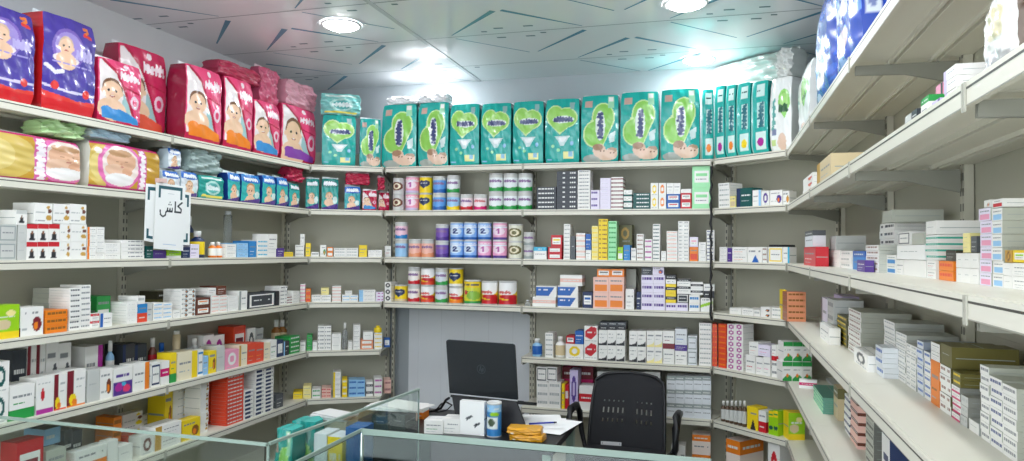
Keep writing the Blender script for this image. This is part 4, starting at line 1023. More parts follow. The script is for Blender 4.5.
# ------------------------------------------------------------------ soft film packs
def soft(sec, lev, x0, x1, yt, art, base, side, label, acc='o', d=.12, s=.02, yb=None, name='diaper_pack', group=None, wr=.0016, flat=.22, bul=.13, fin='eef3f2', top=None, sart=None, tilt=0, ang=0, cell=.004, cat='diaper pack', yaw=0):
    loc, rz, w, dd, h = put(sec, lev, x0, x1, yt, d, s, yb, math.radians(ang))
    rng = rng_of(label); fh = .018 if fin else 0
    sh = pack_art(art, rng, w, h, acc) if art else []
    ss = pack_art(sart, rng, dd, h, acc) if sart else None
    me = pack_mesh(name, w-.003, dd*.96, h-fh*.6, base, sh, side, label, cell, wr, ss, top, flat, bul)
    o = bpy.data.objects.new(name, me); C.objects.link(o); o.location = (loc[0], loc[1], loc[2]+(.003 if yb else .0008)); o.rotation_euler = (tilt, 0, rz+yaw)
    if fin:
        f = MB(); n = 14; hw = w*.46
        for sg in (1, -1):
            f.grid(lambda u, v: (-hw+u*2*hw, sg*(.0012+.001*v)+.004*math.sin(9*u)*v, (v-.35)*fh*(1+.25*math.sin(5*u+1))), np.linspace(0, 1, n), [0, .5, 1], lin(fin), smooth=True, flip=sg < 0)
        q = f.build('top_seal', M_FILM, o); q.location = (0, 0, h-fh*.6)
    tag(o, label, cat, group); return o
GP = 'packs standing on the top shelf of the left wall'
soft('LW', 1, -26, 36.5, 3, 'purple', '4a3a9c', 'd0262e', 'purple baby diaper pack at the left end of the top shelf', d=.16, group=GP, cell=.003)
soft('LW', 1, 43, 97, 15, 'purple', '4a3a9c', 'd0262e', 'purple diaper pack with red gusset beside the first pink pack', d=.16, group=GP, cell=.003)
soft('LW', 1, 98, 142, 59, 'pink', 'e84678', 'a81c44', 'pink diaper pack with blue blanket next to the purple pack', acc='3a8ed0', d=.1, group=GP, cell=.003)
soft('LW', 1, 118, 167, 46, 'pink', 'cc2456', 'a01a40', 'taller crimson pack half hidden behind the blue blanket pack', acc='e2553a', d=.12, s=.135, group=GP)
soft('LW', 1, 183, 223, 65, 'pink', 'e84678', '951a3c', 'tall pink pack with orange blanket, left of its twin', d=.14, group=GP, cell=.003)
soft('LW', 1, 225, 254, 79, 'pink', 'e84678', '951a3c', 'narrower pink pack with orange blanket right of the tall one', d=.14, fin=None, group=GP, cell=.003)
soft('LW', 1, 255, 281, 102, 'pink', 'e84678', 'a81c44', 'short pink pack with blue blanket near the left corner', acc='3a8ed0', d=.14, fin=None, group=GP)
soft('LW', 1, 282.5, 317, 107, 'pink', 'e84678', 'a81c44', 'short pink pack with purple blanket at the left corner', acc='8a3fa8', d=.14, fin=None, group=GP)
soft('LW', 1, 220, 262, 66, None, 'b23050', '9a2846', 'crimson pack lying flat on the orange blanket packs', d=.13, s=.04, yb=80, group='packs lying on other packs', fin=None, wr=.006, flat=.1)
soft('LW', 1, 258, 286, 68, None, 'c85a78', 'b04a68', 'pink film pack leaning on edge over the short pink packs', d=.1, s=.05, yb=103, group='packs lying on other packs', fin='f0d0d8', wr=.006, flat=.25)
soft('LW', 1, 287, 317, 84, None, 'd89aa8', 'c88898', 'pale pink wrapped pack lying over the purple blanket pack', d=.12, s=.03, yb=107, group='packs lying on other packs', fin=None, wr=.006, flat=.1)
GT = 'teal diaper packs along the top shelf'
soft('LD', 1, 321, 356, 115, 'tealh', '1aa69c', 'c8dcd8', 'teal pack with silver edge filling the left corner', d=.12, fin=None, group=GT)
soft('LD', 1, 359, 381, 117, 'tealv', '14a09a', '12807a', 'small teal pack with green heart right of the silver edged one', d=.1, group=GT)
soft('LD', 1, 320, 361, 94, 'circle', '7cc4be', 'd8e8e4', 'teal and white pack lying on top in the left corner', d=.13, yb=115, group='packs lying on other packs', fin=None, wr=.006, flat=.1)
TL = [(380, 415.5, 104, 'v', 'first from the left, loose white film on top'), (416.5, 447.5, 102, 'v', 'second from the left, loose white film on top'), (448.5, 478.5, 102, 'h', 'first of four showing a white nappy'), (479.5, 510.5, 101, 'h', 'second of four showing a white nappy'),
      (511.5, 543, 99, 'h', 'third of four showing a white nappy'), (544, 579, 96.5, 'h', 'fourth of four showing a white nappy'), (580, 618.5, 93, 'v', 'first of three with babies right of the nappy packs'), (619.5, 659, 89.5, 'v', 'second of three with babies right of the nappy packs'), (660, 700, 86.5, 'v', 'third of three with babies right of the nappy packs')]
for x0, x1, yt, k, w in TL:
    soft('BK', 1, x0, x1, yt, 'teal'+k, '1aaca2', '0f7a74', 'tall teal pack, '+w, fin=None if 'loose' in w else 'eef3f2', d=.17, s=.015, group=GT, wr=.0014)
for x0, x1, y0, y1, w in ((385, 418, 95, 105, 'first'), (416, 447.5, 91.5, 103, 'second')):
    soft('BK', 1, x0+1, x1-1, y0, None, 'f4f6f6', 'e6ecec', 'crumpled white film heap on the '+w+' tall teal pack', d=.12, s=.03, yb=y1, name='film_bundle', group='white film heaps on teal packs', fin='fafafa', wr=.009, flat=.3, cat='film bundle')
for x0, x1, yt, w in ((701, 714, 87, 'first'), ):
    soft('BK', 1, x0, x1, yt, 'spine', '1aaca2', '0f7a74', 'teal pack turned edge out, first after the baby packs', d=.2, acc='o', group='teal packs turned edge out', wr=.002, flat=.2, bul=.1)
for x0, x1, yt, w in ((713, 723.6, 84, 'second after the baby packs'), (724, 734.6, 83, 'third after the baby packs'), (735, 749.4, 81, 'fourth, beside the last teal one'), (749.8, 767, 79, 'last before the white packs')):
    soft('RD', 1, x0, x1, yt, 'spine', '1aaca2', '0f7a74', 'teal pack turned edge out, '+w, d=.2, acc=('y', 'o', 'P')[int(x0) % 3], group='teal packs turned edge out', wr=.0004, flat=.1, bul=.05)
soft('RD', 1, 768, 790, 77, 'swirl', 'eef0ec', 'dfe2dd', 'white pack with green emblem right of the teal packs', d=.18, fin=None, group='white packs at the right corner')
soft('RW', 1, 795.5, 806, 66, 'swirl', 'eef0ec', 'dfe2dd', 'white pack with green emblem against the blue packs', d=.2, s=.03, group='white packs at the right corner')
soft('RD', 1, 712, 779, 60, None, 'b0b8b0', 'a4aca4', 'long wrapped white pack lying across the edge out teal packs', d=.17, s=.02, yb=82, group='packs lying on other packs', fin=None, wr=.006, flat=.1)
soft('RD', 1, 775, 791, 46, None, 'dcdfda', 'c4cac4', 'crumpled white wrapped pack on the green emblem pack', d=.16, s=.03, yb=77, group='packs lying on other packs', fin='e8eae6', wr=.01, flat=.3)
GB = 'blue film packs above the right wall'
soft('RW', 1, 811, 829, -6, 'blue', '1a48b8', '1740a8', 'glossy blue pack hanging over the shelf, left of two', d=.19, s=.0, group=GB, wr=.0018, bul=.25)
soft('RW', 1, 830, 853, -60, 'blue', '1a48b8', '1743b4', 'glossy blue pack with white end label, right of two', d=.22, s=.0, group=GB, wr=.0018, sart='bluelab', acc='d', bul=.2)
soft('RW', 2, 976, 1008, -14, 'foil', 'e2e2dc', '8a7c74', 'silver film pack standing at the near end of shelf', d=.16, s=.02, group=None, wr=.001, flat=.1, bul=.12, fin='f2f2ee', sart='brown')
GG = 'gold diaper packs on the second shelf'
soft('LW', 2, -30, 83, 131, 'gold', 'c79a30', 'd8d0c0', 'large gold pack with sleeping baby in pink ring, left one', acc='r', d=.15, group=GG, cell=.003, flat=.25)
soft('LW', 2, 90, 162, 143, 'gold', 'c79a30', 'e0dcd0', 'large gold pack with pink ring, beside the hanging sign', acc='l', d=.15, group=GG, cell=.003, flat=.25)
soft('LW', 2, 40, 86, 119, None, 'c4e6a8', 'b4d898', 'crumpled green wipes pack lying on the left gold pack', d=.1, s=.03, yb=136, name='wipes_pack', fin=None, wr=.01, flat=.2, cat='wipes pack')
soft('LW', 2, 92, 132, 130, None, 'c2e0f0', 'e0ecf0', 'pale blue wipes pack lying on the right gold pack', d=.1, s=.03, yb=143, name='wipes_pack', fin=None, wr=.006, flat=.2, cat='wipes pack')
GS = 'small baby packs on the second shelf'
soft('LW', 2, 163.5, 181, 169, 'babies', 'e8eef2', 'c8d8e0', 'white and blue small pack below another, beside the sign', acc='2a6ac0', d=.1, group=GS)
soft('LW', 2, 169, 182, 147, 'babies', 'e8eef2', 'c8d8e0', 'white and blue small pack set on top beside gold pack', acc='2a6ac0', d=.08, yb=169, group=GS)
soft('LW', 2, 182, 199, 170, 'babies', 'e8eef2', 'c8d8e0', 'white small pack with blue top left of the teal square', acc='2a6ac0', d=.1, group=GS)
soft('LW', 2, 199.5, 225, 174, 'circle', '1c9c90', '158078', 'square teal pack with pale round badge', d=.1, group=GS)
soft('LW', 2, 190, 222, 151, None, 'a9bcb8', '98aaa6', 'greyish clear wrapped pack lying on the teal square pack', d=.09, yb=174, group=GS, fin=None, wr=.009, flat=.3)
for x0, x1, yt, lb, ac in ((228.5, 241, 171, 'slim teal baby pack, first right of the square one', '2a6ac0'), (242, 261, 173, 'wider teal baby pack, second right of the square one', '2a6ac0'), (263, 276.5, 174, 'teal baby pack with navy side, third from square one', '2250a8'), (277.5, 289, 176, 'teal baby pack, fourth from the square one', '2a6ac0'), (290, 300.5, 182, 'lowest teal baby pack under the red bundle', 'v')):
    soft('LW', 2, x0, x1, yt, 'babies', '34b4b0', '1c3f8c', lb, acc=('2a78c8' if ac != 'v' else '128c84'), d=.09, group=GS, cell=.003)
soft('LW', 2, 286, 304, 167, None, 'c4254e', 'a81c40', 'crumpled red bundle lying on the teal baby packs', d=.08, yb=181, group=GS, fin=None, wr=.009, flat=.35)
soft('LD', 2, 305, 319, 177, 'babies', '26a298', '147068', 'teal baby pack with purple foot, left corner, left one', acc='128c84', d=.09, group=GS, cell=.003)
soft('LD', 2, 321, 338.5, 177, 'babies', '26a298', '1c3f8c', 'teal baby pack with purple foot, left corner, right one', acc='0f7f78', d=.09, group=GS, cell=.003)
soft('LD', 2, 344, 360.5, 185, 'babies', '3aa9b0', '1c3f8c', 'blue and teal baby pack under the red packs', acc='2a6ac0', d=.09, group=GS, cell=.003)
soft('LD', 2, 362, 377, 189, 'pink', 'd02a50', '8a1836', 'small red baby pack, lower left of four', acc='3a8ed0', d=.09, group=GS, cell=.003)
soft('LD', 2, 378, 389.5, 191, 'pink', 'c22048', '8a1836', 'small red baby pack, lower right of four', acc='c3174a', d=.09, s=.07, group=GS, cell=.003)
soft('LD', 2, 345, 370, 172, None, 'b82446', '9a1c38', 'red baby pack lying on top, left of two', d=.08, yb=186, group=GS, fin='e8c0cc', wr=.006)
soft('LD', 2, 371.5, 385, 176, None, 'b82446', '9a1c38', 'red baby pack lying on top, right of two', d=.08, yb=190, group=GS, fin='e8c0cc', wr=.006)
# green and white cartons on the right wall, fronts towards the camera
# ------------------------------------------------------------------ hanging sign
def on_x(x, y, X):
    d = ray(x, y); return C0+d*(X/d[0])
def card(corners, name, parent, off, art, cell=.0035):
    P = [np.array(p)+np.array([off, 0, 0]) for p in corners]    # bl br tr tl
    f = lambda u, v, e=0: P[0]*(1-u)*(1-v)+P[1]*u*(1-v)+P[2]*u*v+P[3]*(1-u)*v+np.array([e, 0, 0])
    w = float(np.linalg.norm(P[1]-P[0])); h = float(np.linalg.norm(P[3]-P[0])); m = MB()
    canvas(m, lambda u, v: f(u, v), art, 'f3f5f2', w, h, cell)
    m.grid(lambda u, v: f(1-u, v, -.0012), [0, 1], [0, 1], lin('eceee8'))
    for q in (((0, 0), (1, 0)), ((1, 0), (1, 1)), ((1, 1), (0, 1)), ((0, 1), (0, 0))):
        (a, b), (c, d) = q; m.quad([f(c, d), f(a, b), f(a, b, -.0012), f(c, d, -.0012)], lin('e8eae4'))
    return m.build(name, M_CARD, parent)
XS = -2.53+.0135
sg = empty('payment_sign', (0, 0, 0))
tag(sg, 'white sign of crossed cards with dark teal corners, Arabic word, hung from shelf', 'sign')
TC = '1d5560'
brk = [('r', .06, .72, .12, .95, TC), ('r', .06, .89, .28, .95, TC), ('r', .88, .72, .94, .95, TC), ('r', .72, .89, .94, .95, TC), ('r', .06, .05, .12, .22, TC), ('r', .06, .05, .24, .1, TC), ('r', .88, .05, .94, .22, TC), ('r', .76, .05, .94, .1, TC)]
card([on_x(x, y, XS) for x, y in ((144, 240.5), (178, 247), (180, 187), (146, 183.5))], 'sign_card', sg, .0, brk)
card([on_x(x, y, XS) for x, y in ((155, 244), (189, 245), (190.5, 193), (158, 186))], 'sign_card', sg, .003, brk)
kash = [('l', [(.9, .74), (.76, .68), (.88, .635), (.87, .585), (.66, .585)], .0042, '222a30'), ('l', [(.665, .74), (.665, .585)], .0042, '222a30'),
        ('l', [(.57, .635), (.565, .585), (.5, .585), (.49, .63), (.48, .585), (.42, .585), (.41, .63), (.4, .585), (.36, .575), (.34, .52), (.26, .495), (.18, .525), (.165, .59)], .004, '222a30'), ('e', .45, .69, .02, .012, '222a30'), ('e', .52, .69, .02, .012, '222a30'), ('e', .485, .725, .02, .012, '222a30')]
card([on_x(x, y, XS) for x, y in ((152.5, 248.5), (182, 251), (184.5, 186.5), (155, 182.5))], 'sign_card', sg, .006,
     [('r', .1, .78, .17, .97, TC), ('r', .1, .92, .9, .97, TC), ('r', .83, .78, .9, .97, TC), ('r', .3, .075, .74, .085, '8fb2d8'), ('r', .4, .85, .62, .86, 'b8c4c4')]+kash, cell=.0022)
q = MB(); p0, p1 = on_x(158, 178, XS), on_x(165, 178, XS); q.box(XS-.016, p0[1], p0[2]-.02, XS+.012, p1[1], p0[2], lin('d8b8b0')); q.build('hanging_tab', M_PLASTIC, sg)
# ------------------------------------------------------------------ desk, laptop and what lies on the desk
DZ = .75
dx0, dx1, dy0, dy1 = -1.62, -.64, 2.84, 3.36
t = empty('desk', ((dx0+dx1)/2, (dy0+dy1)/2, 0)); tag(t, 'black topped desk carrying the laptop behind the glass counter', 'desk')
O = t.location
def lbox(m, x0, y0, z0, x1, y1, z1, c=(.8, .8, .8)): m.box(x0-O.x, y0-O.y, z0-O.z, x1-O.x, y1-O.y, z1-O.z, c)
m = MB(); lbox(m, dx0, dy0, DZ-.028, dx1, dy1, DZ); m.build('desk_top', M_DESK, t)
m = MB(); lbox(m, dx0+.03, dy0+.04, .25, dx1-.03, dy0+.06, DZ-.029); m.build('front_panel', M_DESK, t)
for x in (dx0+.01, dx1-.045):
    for y in (dy0+.005, dy1-.045):
        m = MB(); lbox(m, x, y, 0, x+.035, y+.035, DZ-.0285); m.build('leg', M_EDGE, t)
def placeY(x0, x1, yt, yb, z):
    """front edge standing at depth where (x, yb) meets height z; width across the picture"""
    a = onz(x0, yb, z); f = lambda x: onplane(x, yb, a, np.array([0, 1]))
    b = f(x1); top = onplane((x0+x1)/2, yt, a, np.array([0, 1])); return a, b, float(b[0]-a[0]), float(top[2]-z)
# laptop: lid towards the camera, hinge on a black stand
a, b, w, h = placeY(447.5, 519.5, 340, 424, DZ)
cx, cy = float((a[0]+b[0])/2), float(a[1])
lt = empty('laptop', (cx, cy, DZ)); lt.rotation_euler[2] = -.13; tag(lt, 'open black laptop with its lid towards the camera on the desk', 'laptop')
hz = float(onplane(483, 396, a, np.array([0, 1]))[2])-DZ
LH = h-hz
lean = .16
Mx = Matrix.Translation((0, 0, hz)) @ Matrix.Rotation(lean, 4, 'X')
m = MB(); hw = w/2; r_ = .012
pts = []
for (x, z, a0) in ((hw-r_, LH-r_, 0), (-hw+r_, LH-r_, 90), (-hw+.003, .003, 180), (hw-.003, .003, 270)):
    rr = r_ if z > .1 else .003
    for k in range(5): an = math.radians(a0+22.5*k); pts.append((x+rr*math.cos(an), z+rr*math.sin(an)))
fr = [Mx @ Vector((x, -.004, z)) for x, z in pts]; bk = [Mx @ Vector((x, .004, z)) for x, z in pts]
m.quad(fr[::-1]); m.quad(bk)
for i in range(len(pts)): j = (i+1) % len(pts); m.quad([fr[i], fr[j], bk[j], bk[i]])
lid = m.build('lid', M_LID, lt)
m = MB(); k = 28; cz = LH*.5
ring = lambda r, y: [Mx @ Vector((r*math.cos(2*math.pi*i/k), y, cz+r*math.sin(2*math.pi*i/k))) for i in range(k)]
A_, B_ = ring(.021, -.0043), ring(.0185, -.0045)
for i in range(k): j = (i+1) % k; m.quad([A_[i], A_[j], B_[j], B_[i]], lin('3d4449'))
for x0_, z0_, x1_, z1_ in ((-.008, -.009, -.003, .015), (-.004, .001, .001, .003), (.001, -.009, .0035, .002), (.004, -.015, .0075, .006), (.006, .003, .012, .0055), (.008, -.009, .0115, -.0065), (.0105, -.008, .013, .004)):
    sl = lambda x, z: Mx @ Vector((x+z*.28, -.0044, cz+z)); m.quad([sl(x0_, z0_), sl(x1_, z0_), sl(x1_, z1_), sl(x0_, z1_)], lin('3d4449'))
m.build('lid_emblem', M_PLASTIC, lid)
m = MB(); m.box(-hw+.008, .0045, .012, hw-.008, .0055, LH-.01, lin('0a0b0d'), Mx); m.build('screen', M_PLASTIC, lid)
m = MB(); m.tube([(-hw*.98, .002, hz-.004), (hw*.98, .002, hz-.004)], .005, 10); m.build('hinge_bar', M_HINGE, lt)
Mb = Matrix.Translation((0, .008, hz-.008)) @ Matrix.Rotation(-.22, 4, 'X')
m = MB(); m.box(-hw, 0, -.014, hw, .225, 0, (.02, .02, .022), Mb)
base = m.build('keyboard_base', M_LID, lt)
m = MB()
for r in range(5):
    for c in range(13): m.box(-hw+.025+c*(w-.05)/13, .03+r*.021, 0, -hw+.022+(c+1)*(w-.05)/13, .047+r*.021, .0016, (.01, .01, .012), Mb)
m.build('keys', M_BLACK, base)
# sloping stand below the hinge
m = MB(); s0 = [(-hw*.93, -.004, hz-.012), (hw*.96, -.004, hz-.012), (hw*1.42, -.05, .0015), (-hw*.62, -.05, .0015)]; s1 = [(x, y+.012, z) for x, y, z in s0]
m.quad(s0[::-1]); m.quad(s1)
for i in range(4): j = (i+1) % 4; m.quad([s0[i], s0[j], s1[j], s1[i]])
m.box(-hw*.6, -.048, .0003, hw*.9, .18, .006)
m.box(-hw*.5, .165, .006, hw*.5, .175, hz-.07)
m.build('stand', M_BLACK, lt)
def deskbox(x0, x1, yt, yb, name, label, cat, base, dec, acc, d=.06, z=DZ, yaw=0, grp=None, mat_=None, rows=1):
    a, b, w, h = placeY(x0, x1, yt, yb, z); me = box_mesh(name, w, d, h/rows-.0004, base, dec, acc, label)
    for r in range(rows):
        o = bpy.data.objects.new(name, me); C.objects.link(o); o.location = (float(a[0]+b[0])/2, float(a[1])+d/2, z+.0004+r*h/rows); o.rotation_euler[2] = yaw
        tag(o, label if rows == 1 else label.replace('@', ('lower' if r == 0 else 'upper')), cat, grp)
    return o
deskbox(459.5, 484, 401.5, 434, 'product_box', 'white box with small black drawings in front of the laptop', 'box', 'W', 'sketch', 'd', .035)
a, b, w, h = placeY(484.5, 499, 403, 437, DZ)
ms = roundmesh('tin', w, h, '2f7fc0', 'milk', 'G', 'milk'); o = bpy.data.objects.new('milk_powder_can', ms[0][0]); C.objects.link(o); o.location = (float(a[0]+b[0])/2, float(a[1])+w/2, DZ+.0004); o.rotation_euler[2] = -.05
q = bpy.data.objects.new('lid', ms[1][0]); C.objects.link(q); q.parent = o; q.location = (0, 0, ms[1][1]); tag(o, 'blue can with white lid standing before the laptop', 'can')
deskbox(423, 441, 420.5, 433, 'medicine_box', 'white box lying on the desk left of the laptop', 'medicine box', 'w', 'text', 'G', .09, yaw=.15, grp='white boxes left of the laptop')
deskbox(441.5, 458.5, 419, 433, 'medicine_box', 'white box lying just left of the white drawing box', 'medicine box', 'w', 'text', 'x', .09, yaw=.1, grp='white boxes left of the laptop')
deskbox(438, 458, 411, 419, 'product_box', 'tan box lying on the desk behind the white boxes', 'box', 'e', 'none', 'x', .08) if 0 else None
# yellow envelope stack
a, b, w, h = placeY(507, 543, 431, 441, DZ)
for k, (lb, dx, yw) in enumerate((('lower yellow folded packet at the desk edge by papers', 0, -.04), ('upper yellow folded packet resting on the other yellow one', -.012, .1))):
    me = pack_mesh('yellow_packet', w*.95, .085, h*.55, 'eea91e', [('r', .0, .42, 1, .5, 'c98510'), ('r', .1, .0, .2, .3, 'f0e0c0')], 'e09a18', lb, .006, .003, None, 'f0b030', .15, .2)
    o = bpy.data.objects.new('yellow_packet', me); C.objects.link(o); o.location = (float(a[0]+b[0])/2+dx, float(a[1])+.05, DZ+.001+k*h*.56); o.rotation_euler[2] = yw; tag(o, lb, 'packet', 'yellow packets on the desk')
# papers and pen
pc = onz(534, 425, DZ)
for k, (dx, dy, rz, lb) in enumerate(((.03, .02, .1, 'white paper sheet underneath on the desk right of laptop'), (.08, .0, -.18, 'white paper sheet fanned over the desk corner'), (.02, .05, .3, 'topmost white paper sheet beside the laptop with the pen'))):
    m = MB(); n = 8
    for sgn, e in ((1, .0012), (-1, 0)):
        m.grid(lambda u, v: ((u-.5)*.2, (v-.5)*.27, e+.0024*k), np.linspace(0, 1, n), np.linspace(0, 1, n), (.9, .9, .9), smooth=True, flip=sgn < 0)
    o = m.build('paper_sheet', M_PAPER, None, (float(pc[0])+dx, float(pc[1])+dy, DZ+.001), rz); tag(o, lb, 'paper', 'papers on the desk')
p0 = onz(529, 423, DZ+.02); m = MB(); m.tube([(0, 0, 0), (.1, .06, 0)], [.004, .004], 10, lin('2338a8')); pn = m.build('ballpoint_pen', M_PLASTIC, None, (float(p0[0]), float(p0[1]), DZ+.0165)); tag(pn, 'blue pen lying on the papers beside the laptop', 'pen')
m = MB(); m.tube([(.1, .06, 0), (.112, .0672, 0)], [.0045, .003], 10, lin('1a1a30')); m.build('pen_cap', M_PLASTIC, pn)
# cables left of the laptop
m = MB(); cpts = []
for px, py, z in ((427, 412, .757), (434, 411, .765), (441, 408, .80), (446, 400, .84), (449, 398, .86)): cpts.append(onz(px, py, z))
m.tube(cpts, .006, 8); pts2 = [onz(px, py, z) for px, py, z in ((429, 411, .757), (438, 412, .765), (447, 410, .775), (452, 405, .79), (446, 402, .82), (441, 404, .82), (437, 409, .79), (432, 411, .762))]
m.tube(pts2, .004, 8); o = m.build('power_cable', M_BLACK); tag(o, 'black power cable looping on the desk left of the laptop', 'cable')
# boxes and papers on the left end of the desk
for ln in ((371, 387, 415, 429, 'dark green carton on the desk behind the side glass, left', 'T'), (388, 404, 414, 429, 'dark green carton on the desk behind the side glass, right', 'T')):
    deskbox(ln[0], ln[1], ln[2], ln[3], 'storage_carton', ln[4], 'carton', '3c4a46', 'plain', 'x', .12, grp='dark cartons on the desk')
deskbox(405, 416, 408, 420, 'medicine_box', 'peach box beside the dark cartons on the desk', 'medicine box', 'F', 'text', 'o', .07)
deskbox(417, 423, 406, 419, 'medicine_box', 'small orange and white box left of the cable', 'medicine box', 'w', 'half', 'o', .07)
p = onz(388, 410, DZ+.09)
for k in range(4):
    m = MB(); m.prism([(-.13, -.07), (.13, -.075), (.125, .075), (-.125, .07)], 0, .004, lin(('f2f3f0', 'dfe4e4', 'f5f5f2', 'ebe9e4')[k]))
    a0 = onz(388, 414, DZ+.07); o = m.build('paper_booklet', M_CARD, None, (float(a0[0])+.012*k, float(a0[1])+.07, DZ+.083+.0046*k), .1-.12*k)
    tag(o, ('lowest', 'second', 'third', 'topmost')[k]+' white booklet piled on the dark cartons', 'booklet', 'booklets on the dark cartons')
# ------------------------------------------------------------------ glass showcase on the left, glass counter in front
GH = .95
t = empty('glass_showcase', (-1.85, 2.35, 0)); tag(t, 'glass sided showcase before the left shelving, holding teal packs', 'showcase'); O = t.location
gx0, gx1, gy0, gy1 = -2.42, -1.27, 1.9, 2.78
sa, sb = np.array([-1.305, 1.89]), np.array([-1.215, 2.82]); sd_ = (sb-sa)/np.linalg.norm(sb-sa); sn = np.array([sd_[1], -sd_[0]])
def strip(m, p, q, w0, w1, z0, z1, c=(.8, .8, .8)):
    oo = np.array([O.x, O.y]); dd_ = (q-p)/np.linalg.norm(q-p); nn = np.array([dd_[1], -dd_[0]]); m.prism([p-oo+nn*w1, q-oo+nn*w1, q-oo+nn*w0, p-oo+nn*w0], z0, z1, c)
fl_ = np.array([gx0, 1.905])
m = MB(); strip(m, fl_, sa-sd_*.0-np.array([.008, 0]), 0, .006, .36, GH); m.build('front_pane', M_GLASS, t)
m = MB(); strip(m, sa+sd_*.009, sb-sd_*.008, -.006, 0, .36, GH); m.build('side_pane', M_GLASS, t)
m = MB(); strip(m, fl_, sa-np.array([.0015, 0]), -.002, .008, GH+.0005, GH+.009); m.build('top_rail', M_EDGE, t)
m = MB(); strip(m, sa+sd_*.009, sb, -.008, .002, GH+.0005, GH+.009); m.build('top_rail', M_EDGE, t)
for p in (sa+sd_*.0005, sb-sd_*.0065):
    m = MB(); strip(m, p, p+sd_*.006, -.006, .001, .36, GH); m.build('corner_post', M_EDGE, t)
m = MB(); lbox(m, gx0, gy0+.02, .0, gx1-.04, gy1, .355, lin('8a8f8c')); m.build('plinth', M_SHELFP, t)
# contents standing on the plinth
def stand(x0, x1, yt, Y, z): 
    a = onplane(x0, yt, np.array([0, Y]), np.array([0, 1])); b = onplane(x1, yt, np.array([0, Y]), np.array([0, 1])); return float(a[0]), float(b[0]), float((a[2]+b[2])/2-z)
for x0, x1, yt, Y, art, bc, lb in ((272, 290, 430, 2.42, 'tealv', '1a9c92', 'teal pack in the showcase, nearest the camera'), (288, 312, 422, 2.56, 'tealh', '1a9c92', 'teal pack in the showcase, behind the nearest one')):
    X0, X1, h = stand(x0, x1, yt, Y, .356); me = pack_mesh('diaper_pack', X1-X0, .12, h, bc, pack_art(art, rng_of(lb), X1-X0, h), '128078', lb, .005, .004, None, '2ab0a6', .2)
    o = bpy.data.objects.new('diaper_pack', me); C.objects.link(o); o.location = ((X0+X1)/2, Y+.06, .3565); o.rotation_euler[2] = .0; tag(o, lb, 'diaper pack', 'teal packs in the showcase')
for x0, x1, yt, Y, bc, dec, ac, lb in ((313.5, 326, 434, 2.5, 'q', 'text', 'G', 'tall pale box in the showcase right of teal packs'), (327, 341, 437, 2.5, 'q', 'top', 'y', 'tall pale box with yellow top in the showcase'), (345, 361, 428, 2.52, '2f66a8', 'plain', 'w', 'tall blue box at the right of the showcase')):
    X0, X1, h = stand(x0, x1, yt, Y, .356); me = box_mesh('product_box', X1-X0, .1, h, bc, dec, ac, lb); o = bpy.data.objects.new('product_box', me); C.objects.link(o); o.location = ((X0+X1)/2, Y+.05, .3565); tag(o, lb, 'box', 'tall boxes in the showcase')
X0, X1, h = stand(306, 346, 413, 2.70, .356)
me = box_mesh('storage_carton', X1-X0, .1, h-.03, 'j', 'plain', 'x', 'stc'); o = bpy.data.objects.new('storage_carton', me); C.objects.link(o); o.location = ((X0+X1)/2, 2.75, .3565); tag(o, 'grey carton at the back of the showcase under the leaflets', 'carton')
for k in range(4):
    m = MB(); m.prism([(-.085, -.05), (.085, -.055), (.09, .045), (-.08, .05)], 0, .005, lin(('dfe2e0', 'c9ccc8', 'f0f0ec', 'd4d0d0')[k]), lin(('e8e8e4', 'cfd4d4', 'f4f4f0', 'dcdcd8')[k]))
    o = m.build('leaflet_pad', M_CARD, None, ((X0+X1)/2+.006*k, 2.745, .3565+h-.0295+.0056*k), .05-.1*k); tag(o, ('lowest', 'second', 'third', 'topmost')[k]+' leaflet pad on the grey carton in the showcase', 'leaflets', 'leaflet pads in the showcase')
t = empty('glass_counter', (-.55, 1.85, 0)); tag(t, 'long glass sales counter crossing in front of the desk', 'counter'); O = t.location
bx0, bx1, by0, by1 = -1.125, -.02, 1.55, 2.14
m = MB(); lbox(m, bx0+.009, by1-.006, .36, bx1, by1-.001, GH-.0125); m.build('back_pane', M_GLASS, t)
m = MB(); lbox(m, bx0, by1, GH-.012, bx1, by1+.005, GH+.007); m.build('back_edge', M_EDGE, t)
m = MB(); lbox(m, bx0-.005, by0, GH-.003, bx0-.0003, by1+.005, GH+.007); m.build('end_edge', M_EDGE, t)
m = MB(); lbox(m, bx0-.003, by1-.008, .36, bx0+.008, by1+.004, GH-.0125); m.build('corner_post', M_EDGE, t)
m = MB(); lbox(m, bx0, by0, .36, bx0+.005, by1-.0085, GH-.0035); m.build('end_pane', M_GLASS, t)
m = MB(); lbox(m, bx0, by0, 0, bx1, by1, .355, lin('8a8f8c')); m.build('plinth', M_SHELFP, t)
m = MB(); st = np.array(D)+np.array([-.012, -.022]); pts = [(float(st[0])+.004*math.sin(9*k), float(st[1])-.002*math.cos(7*k), LV[0]-.045-k*(LV[0]-LV[3]+.0)/24) for k in range(25)]
m.tube(pts, [.0065+.002*math.sin(2.3*k) for k in range(25)], 8); tag(m.build('hanging_cable', M_BLACK), 'black cable hanging down the shelf fronts at the right corner', 'cable')
